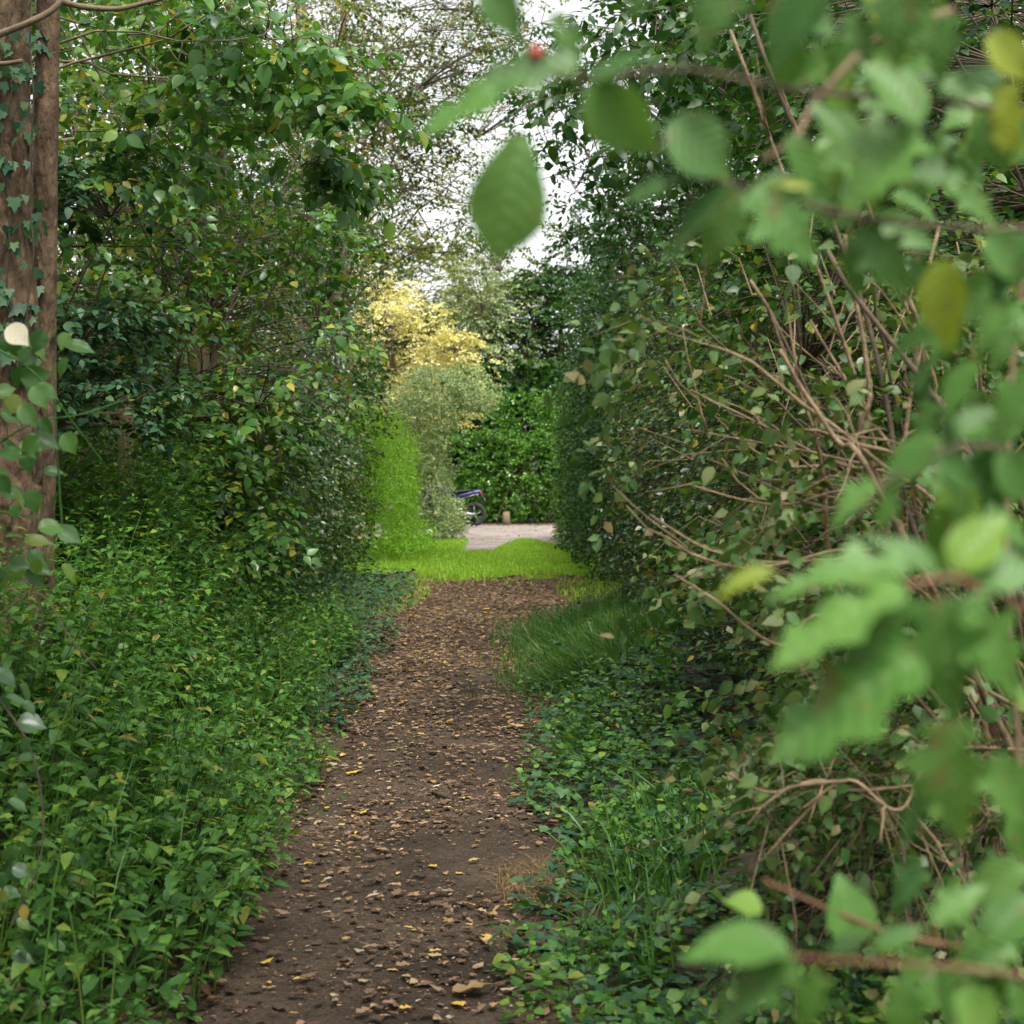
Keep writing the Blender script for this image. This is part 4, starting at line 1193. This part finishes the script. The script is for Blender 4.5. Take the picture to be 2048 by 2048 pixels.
low_px = [
    [(1750, 1580, 3.6), (1640, 1560, 3.5), (1540, 1585, 3.5), (1450, 1545, 3.5)],
    [(1700, 1240, 3.6), (1560, 1290, 3.5), (1430, 1200, 3.5), (1350, 1150, 3.6)],  # thin drooping twigs lower left
    [(1860, 1150, 3.8), (1700, 1100, 3.7), (1560, 1125, 3.6), (1420, 1100, 3.6), (1300, 1030, 3.7)],
    [(1800, 1150, 3.7), (1650, 1120, 3.6), (1480, 1135, 3.6), (1340, 1090, 3.7)],
    [(1900, 1500, 3.4), (1800, 1620, 3.2), (1700, 1560, 3.2), (1600, 1620, 3.2)],
    [(1900, 1000, 3.9), (1700, 980, 3.9), (1560, 1010, 4), (1400, 980, 4.1)],
    [(1880, 900, 3.9), (1760, 930, 3.9), (1600, 900, 4), (1380, 860, 4.2)],
]
for pp in low_px:
    p0 = np.array([1.42, 4.05, .9])
    p = smooth_path([p0] + [P(*q_) for q_ in pp], 30)
    MB().tube(p, np.linspace(.0055, .0022, len(p)), 6, True, .1).build('stem', M['tan'], ss)
    S0.append(p[6:])
bb = MB()
for _ in range(80):     # cut side shoots
    s = S0[rng.integers(len(S0))]; i_ = rng.integers(2, len(s) - 1)
    a = s[i_]; d_ = s[i_] - s[i_ - 1]; d_ = d_ / np.linalg.norm(d_) + rng.normal(0, .6, 3); d_ /= np.linalg.norm(d_)
    l_ = rng.uniform(.06, .28)
    bb.tube(curve(a, a + d_ * l_, 5, rng.normal(0, .02), .004), np.linspace(.003, .0015, 5), 4)
o = bb.build('side_shoots', M['tan'], ss); o['kind'] = 'stuff'
pts = []
while len(pts) < 950:
    a, b_ = rng.uniform(1230, 2048), rng.uniform(470, 2040)
    if a < 1330 + max(0, (b_ - 1350)) * .25 - 90 * (b_ < 1000) + rng.normal(0, 40): continue
    if noise3(np.array([[a / 300, b_ / 300, 0]]), 2.2, 3)[0] < .4: continue
    pts.append(P(a, b_, rng.uniform(3.4, 5.6)))
pts = np.array([p for p in pts if p[2] > .35])
foliage(ss, pts, S0, M['dull'], .058, T=T6(.34), indiv=280, Tind=T_OVAL, twig_mat='tan', twig_r=.0016, twig_max=.35, sscale=.6, jit=.6, droop=-.35)
shrub('bramble', (1.4, 4.4), boxp(420, (.75, 3.7, .3), (1.9, 5.6, .85), 35, 1.6, .38), [(1.0, 4.2, .8), (1.5, 4.5, .8), (1.2, 5.2, .8)],
      'low leafy bramble around the foot of the tan stems', 'bramble', 'dull', .05, T=L6, indiv=90, jit=.5, sscale=.8)
# low leafy growth behind it
shrub('shrub', (2.1, 7.4), boxp(2300, (1.0, 6.0, .35), (3.2, 9.8, 2.7), 31, 1.4, .4), [(1.2, 7, 2), (1.6, 8, 2.5), (2.5, 7, 2.6), (2.6, 9, 2.6), (1.4, 9, 2.2), (2.8, 6.5, 2.3)],
      'leafy green bush behind the tan stems on the right', 'shrub', 'hazel', .05, T=L6, indiv=150, jit=.45)
shrub('shrub', (2.6, 6.6), boxp(1100, (1.1, 5.6, 2.3), (3.2, 9.6, 4.3), 32, 1.2, .42), [(1.4, 6.5, 3.6), (2.0, 8, 4.2), (2.8, 7, 4.2), (2.6, 9, 4)],
      'tall bush reaching the top right behind the blurred leaves', 'shrub', 'dark', .065, T=L6, indiv=60, jit=.4)

# ------------------------------------------------------------------ blurred leaves close to the lens
LOB = [.02, .1, .26, .15, .16, .38, .3, .17, .27, .2, .1, .14, .07, .004]
OVA = [.02, .16, .26, .32, .35, .34, .3, .22, .12, .004]
NAR = [.02, .1, .17, .1, .12, .22, .17, .12, .17, .1, .004]
T_LOB = Tshape(LOB, .1, .2, 2, .06, .015, .03); T_OVA = Tshape(OVA, .1, .2, 2, .05, .012, .02); T_NAR = Tshape(NAR, .08, .12, 2, .05, .02, -.04)
T_OBO = Tshape([.02, .08, .14, .2, .25, .29, .3, .28, .2, .004], .1, .2, 2, .05, .012, .02)
TS = {'b': T_OBO, 'l': T_LOB, 'o': T_OVA, 'n': T_NAR}
k_ = 2048 / 1932.0
MESH = {}


def front_leaf(par, bx, by, tx, ty, d_, shape='o', wfac=1.0, mat='front', roll=0.0, name='leaf', pitch=0.0, label=None):
    a = P(bx * k_, by * k_, d_); b_ = P(tx * k_, ty * k_, d_ + pitch)
    Y_ = b_ - a; ln = np.linalg.norm(Y_); Y_ /= ln
    view = -(a + b_) / 2 + np.array([0, 0, CAMH]); view /= np.linalg.norm(view)
    Z_ = view * .8 + np.array([0, 0, .75]) ; Z_ -= Y_ * Z_.dot(Y_); Z_ /= np.linalg.norm(Z_)
    X_ = np.cross(Y_, Z_)
    Rm = np.stack([X_, Y_, Z_], -1) @ euler(np.array(0.), np.array(roll), np.array(0.))
    key = (shape, mat)
    if key not in MESH: MESH[key] = mesh(name, TS[shape][0], [TS[shape][1]], M[mat], None, True)
    o = bpy.data.objects.new(name, MESH[key]); COL.objects.link(o); o.parent = par
    o.matrix_local = Matrix.Translation(Vector((a - np.array(par.location)).tolist())) @ Matrix(Rm.tolist()).to_4x4() @ Matrix.Diagonal((ln * wfac, ln, ln, 1))
    if label: o['label'] = label
    return o


def front_twig(par, pts_, r0, r1, mat='twig', name='twig'):
    p = smooth_path([P(a * k_, b_ * k_, c) for a, b_, c in pts_], 22)
    MB().tube(p, np.linspace(r0, r1, len(p)), 8, True, .06).build(name, M[mat], par)
    return p


B1 = thing('leafy_branch', P(2000, 300, 1.2), 'blurred leafy branch with a red berry reaching left across the top of the picture', 'branch')
front_twig(B1, [(1960, 215, 1.15), (1760, 190, 1.12), (1500, 170, 1.08), (1290, 130, 1.05), (1110, 150, 1.02), (1000, 130, 1.0)], .0028, .0012)
for a in [(985, 235, 945, 490, 1.0, 'b', 1.0, 'front', -.3), (1110, 150, 1240, 300, .98, 'o', .95, 'front', .9), (1120, 170, 1225, 75, .98, 'o', .9, 'frontdark', -.5),
          (1010, 140, 785, 232, 1.0, 'n', 1.1, 'front', .2), (1100, 105, 890, 150, 1.0, 'n', 1.2, 'front', -.2), (905, -40, 990, 75, .95, 'o', .8, 'front', .3),
          (1040, 20, 1095, 130, 1.0, 'n', 1.0, 'front', .3), (1225, -60, 1190, 35, 1.0, 'o', .7, 'front', .1), (1400, -60, 1310, 95, 1.02, 'l', 1.1, 'front', 0), (1570, -40, 1440, 110, 1.05, 'o', 1.1, 'frontdark', .3),
          (1700, -60, 1690, 130, 1.05, 'l', 1.0, 'front', 0), (1800, 20, 1760, 160, 1.1, 'l', .9, 'front', .2), (1860, 60, 1950, 150, 1.1, 'o', .9, 'frontyellow', .2), (1500, 20, 1590, 60, 1.1, 'o', 1, 'front', 0),
          (1640, -30, 1700, 60, 1.15, 'o', 1, 'frontyellow', 0)]:
    front_leaf(B1, *a[:5], a[5], a[6], a[7], a[8])
bq = P(1012 * k_, 100 * k_, 1.0)
ph = np.linspace(-1, 1, 9)
MB().tube(np.stack([np.full(9, bq[0]), np.full(9, bq[1]), bq[2] + ph * .0042], -1), .0042 * np.sqrt(np.clip(1 - ph ** 2, .01, 1)), 12).build('berry', M['berry'], B1)
for dx_ in (-12, 0, 10, 20):
    front_twig(B1, [(1030, 130, 1.0), (1030 + dx_, 160, 1.01), (1022 + dx_ * 1.6, 205, 1.02)], .0006, .0004, 'redtwig', 'stalk')

B2 = thing('leafy_branch', P(2000, 460, 1.15), 'blurred leafy branch crossing the upper right with pale lobed leaves', 'branch')
front_twig(B2, [(1980, 432, 1.15), (1800, 430, 1.12), (1600, 405, 1.1), (1440, 360, 1.08), (1290, 335, 1.05)], .0026, .0015)
front_twig(B2, [(1800, 20, 1.2), (1660, 70, 1.2), (1545, 185, 1.18), (1500, 260, 1.15), (1440, 300, 1.12)], .003, .0018, 'tan')
for a in [(1255, 225, 1390, 330, 1.05, 'o', 1.1, 'front', .2), (1400, 345, 1240, 480, 1.05, 'o', .9, 'frontdark', .6), (1400, 350, 1330, 510, 1.08, 'l', 1.0, 'front', -.4), (1410, 345, 1560, 490, 1.06, 'l', 1.2, 'front', .1),
          (1760, 260, 1560, 400, 1.1, 'l', .9, 'front', .1), (1750, 250, 1530, 300, 1.12, 'l', .8, 'front', -.1), (1740, 240, 1640, 100, 1.1, 'o', .9, 'front', .2), (1790, 480, 1775, 665, 1.05, 'o', .8, 'frontyellow', .4),
          (1780, 340, 1900, 420, 1.1, 'l', .9, 'front', 0), (1860, 200, 1900, 330, 1.08, 'o', .9, 'front', .3), (1900, 150, 1890, 290, 1.05, 'n', 1.4, 'frontyellow', .4), (1620, 300, 1540, 180, 1.14, 'o', .8, 'front', .1),
          (1620, 420, 1730, 560, 1.12, 'l', .9, 'front', .3), (1480, 250, 1560, 380, 1.12, 'o', .8, 'front', -.3), (1850, 440, 1960, 530, 1.1, 'o', .9, 'front', .2), (1640, 430, 1600, 560, 1.15, 'o', .7, 'front', .2),
          (1290, 330, 1180, 370, 1.05, 'n', 1.2, 'frontdark', .1), (1440, 350, 1540, 350, 1.06, 'n', .6, 'frontyellow', .2), (1820, 190, 1740, 120, 1.12, 'l', 1.0, 'front', .1), (1700, 330, 1830, 320, 1.13, 'l', 1.0, 'front', .1)]:
    front_leaf(B2, *a[:5], a[5], a[6], a[7], a[8])

B3 = thing('leafy_branch', P(2000, 1180, .95), 'blurred cluster of big bright leaves hanging in the middle right', 'branch')
front_twig(B3, [(1990, 1180, 1.0), (1870, 1120, .95), (1790, 1090, .93), (1700, 1110, .92)], .0028, .0015, 'redtwig')
for a in [(1730, 1080, 1450, 1085, .92, 'l', .75, 'front', .2), (1720, 1100, 1440, 1235, .9, 'n', 1.3, 'front', .3), (1740, 1120, 1560, 1300, .93, 'l', .9, 'front', 0), (1750, 1230, 1440, 1410, .9, 'n', 1.4, 'front', .1),
          (1760, 1110, 1810, 1370, .92, 'l', 1.0, 'front', .1), (1800, 1340, 1800, 1610, .9, 'l', .95, 'front', .3), (1800, 1120, 1960, 1330, .93, 'l', .9, 'front', 0), (1790, 1080, 1900, 960, .95, 'o', .9, 'front', .2),
          (1820, 1090, 1975, 1060, .95, 'o', .9, 'front', .2), (1470, 1080, 1345, 1110, .95, 'o', .6, 'frontyellow', .2), (1790, 1400, 1690, 1590, .95, 'n', .8, 'frontdark', .3), (1770, 1090, 1650, 1000, .95, 'o', .7, 'front', .2),
          (1850, 1150, 1760, 1290, .94, 'o', .8, 'frontdark', .3), (1860, 1420, 1960, 1560, .95, 'o', .8, 'front', .2)]:
    front_leaf(B3, *a[:5], a[5], a[6], a[7], a[8])

B4 = thing('leafy_branch', P(2040, 900, 1.1), 'blurred leafy branch entering from the right edge above the big bright cluster', 'branch')
front_twig(B4, [(1990, 870, 1.1), (1850, 840, 1.08), (1760, 860, 1.06), (1650, 920, 1.05)], .002, .0012)
for a in [(1780, 820, 1650, 930, 1.05, 'o', .8, 'front', .3), (1660, 910, 1560, 985, 1.05, 'l', 1.0, 'front', .2), (1700, 930, 1650, 1000, 1.05, 'o', .8, 'front', .2), (1850, 680, 1770, 790, 1.08, 'o', .7, 'front', .2),
          (1960, 700, 1860, 820, 1.08, 'l', 1.0, 'front', .2), (1880, 850, 1965, 950, 1.06, 'o', 1.0, 'front', .2), (1800, 830, 1900, 760, 1.1, 'o', .9, 'front', 0), (1920, 560, 1830, 660, 1.1, 'l', .9, 'front', .2), (1960, 450, 1860, 560, 1.1, 'o', 1.0, 'frontdark', .2),
          (1830, 900, 1800, 1010, 1.08, 'l', .8, 'front', .2), (1760, 860, 1850, 920, 1.06, 'o', .8, 'frontdark', .2)]:
    front_leaf(B4, *a[:5], a[5], a[6], a[7], a[8])

B5 = thing('leafy_branch', P(2040, 1900, .95), 'blurred leafy twig with reddish bark in the bottom right corner', 'branch')
front_twig(B5, [(2000, 1850, 1.0), (1800, 1825, .97), (1640, 1815, .95), (1490, 1805, .93)], .0017, .0011, 'redtwig')
front_twig(B5, [(1900, 1790, 1.5), (1740, 1775, 1.5), (1600, 1730, 1.5), (1440, 1660, 1.5)], .0026, .0015, 'redtwig')
for a in [(1500, 1800, 1285, 1775, .92, 'o', .9, 'front', .3), (1520, 1820, 1330, 1925, .92, 'l', 1.1, 'front', .3), (1560, 1830, 1500, 1960, .93, 'l', 1.0, 'front', .2), (1700, 1840, 1720, 1990, .95, 'l', 1.0, 'front', 0),
          (1800, 1860, 1900, 1980, .95, 'o', .9, 'front', .2), (1610, 1790, 1590, 1650, 1.5, 'o', 1.0, 'front', .2), (1440, 1720, 1370, 1690, 1.6, 'o', 1.4, 'front', .3), (1750, 1740, 1860, 1660, 1.1, 'l', .9, 'front', .2),
          (1860, 1780, 1950, 1680, 1.0, 'o', 1.0, 'front', .2), (1640, 1790, 1750, 1740, .98, 'o', .6, 'front', .2), (1900, 1860, 1960, 1930, 1.0, 'l', 1.2, 'front', .1), (1560, 1800, 1640, 1760, 1.0, 'o', .6, 'frontdark', .1), (1430, 1810, 1400, 1760, 1.0, 'o', .8, 'frontdark', .1)]:
    front_leaf(B5, *a[:5], a[5], a[6], a[7], a[8])

B6 = thing('leafy_branch', P(2040, 1500, 1.5), 'softly blurred dark leaves along the right edge behind the bright cluster', 'branch')
for k in range(34):
    a, b_ = rng.uniform(1700, 1960), rng.uniform(60, 1900)
    if 1050 < b_ < 1330: continue
    an = rng.uniform(.5, 2.6)
    ln = rng.uniform(60, 120)
    front_leaf(B6, a, b_, a + math.cos(an) * ln, b_ + math.sin(an) * ln, rng.uniform(1.3, 2.0), random.choice('lo'), rng.uniform(.8, 1.1), random.choice(['front', 'frontdark', 'frontdark']), rng.normal(0, .4))
for (x0_, x1_, y0_, y1_, n__) in ((1500, 1960, -30, 410, 34), (1800, 1960, 420, 1000, 20), (1690, 1960, 1640, 1930, 14), (1880, 1960, 1300, 1640, 8)):
    for k in range(n__):
        a, b_ = rng.uniform(x0_, x1_), rng.uniform(y0_, y1_)
        an = rng.uniform(.3, 2.9); ln = rng.uniform(95, 165)
        front_leaf(B6, a, b_, a + math.cos(an) * ln, b_ + math.sin(an) * ln, rng.uniform(1.12, 1.5), random.choice('lol'), rng.uniform(.75, 1.05), random.choice(['front', 'front', 'front', 'frontdark']), rng.normal(0, .5), pitch=rng.normal(0, .015))
front_twig(B6, [(2000, 200, 1.6), (1920, 600, 1.6), (1900, 1000, 1.6), (1930, 1500, 1.6), (1980, 1900, 1.6)], .003, .003, 'tan')

# left edge sprigs
B7 = thing('bramble', P(-20, 1000, 4.2), 'bramble with broad leaves and a pale cream leaf in front of the thick trunk', 'bramble')
for pp in ([(-40, 640, 4), (60, 700, 4), (140, 800, 4.05), (200, 880, 4.1)], [(-40, 860, 4), (60, 800, 4), (160, 780, 4.1), (260, 745, 4.2)], [(-30, 960, 4), (60, 975, 4), (110, 985, 4)], [(120, 1040, 4.1), (105, 800, 4.1), (100, 660, 4.1)]):
    front_twig(B7, pp, .003, .0015, 'tuft', 'stem')
for k in range(86):
    a, b_ = rng.uniform(-30, 130), rng.uniform(620, 1080)
    if a > 80 and rng.random() < .6: continue
    an = rng.uniform(-.3, 2.4); ln = rng.uniform(38, 62)
    front_leaf(B7, a, b_, a + math.cos(an) * ln, b_ + math.sin(an) * ln * .8, rng.uniform(3.8, 4.3), 'o', rng.uniform(.8, 1.2), 'hazel', rng.normal(0, .5), pitch=rng.uniform(-.02, .02))
front_leaf(B7, 12, 615, 55, 648, 3.9, 'o', 1.3, 'cream', .2, label='pale cream leaf')
B8 = thing('bramble', P(-20, 1750, 3.6), 'dark bramble leaves at the lower left edge in front of the nettles', 'bramble')
front_twig(B8, [(-30, 1280, 3.9), (60, 1420, 3.8), (80, 1600, 3.7), (20, 1750, 3.6)], .003, .0015, 'darkbark', 'stem')
front_twig(B8, [(-30, 1180, 3.9), (70, 1120, 3.9), (130, 1200, 3.8), (180, 1260, 3.7)], .0025, .0012, 'twig', 'stem')
for k in range(26):
    a, b_ = rng.uniform(-20, 60), rng.uniform(1150, 1880)
    an = rng.uniform(-.3, 2.2); ln = rng.uniform(36, 60)
    front_leaf(B8, a, b_, a + math.cos(an) * ln, b_ + math.sin(an) * ln * .8, rng.uniform(3.6, 4.0), 'o', rng.uniform(.8, 1.2), 'privet', rng.normal(0, .5))
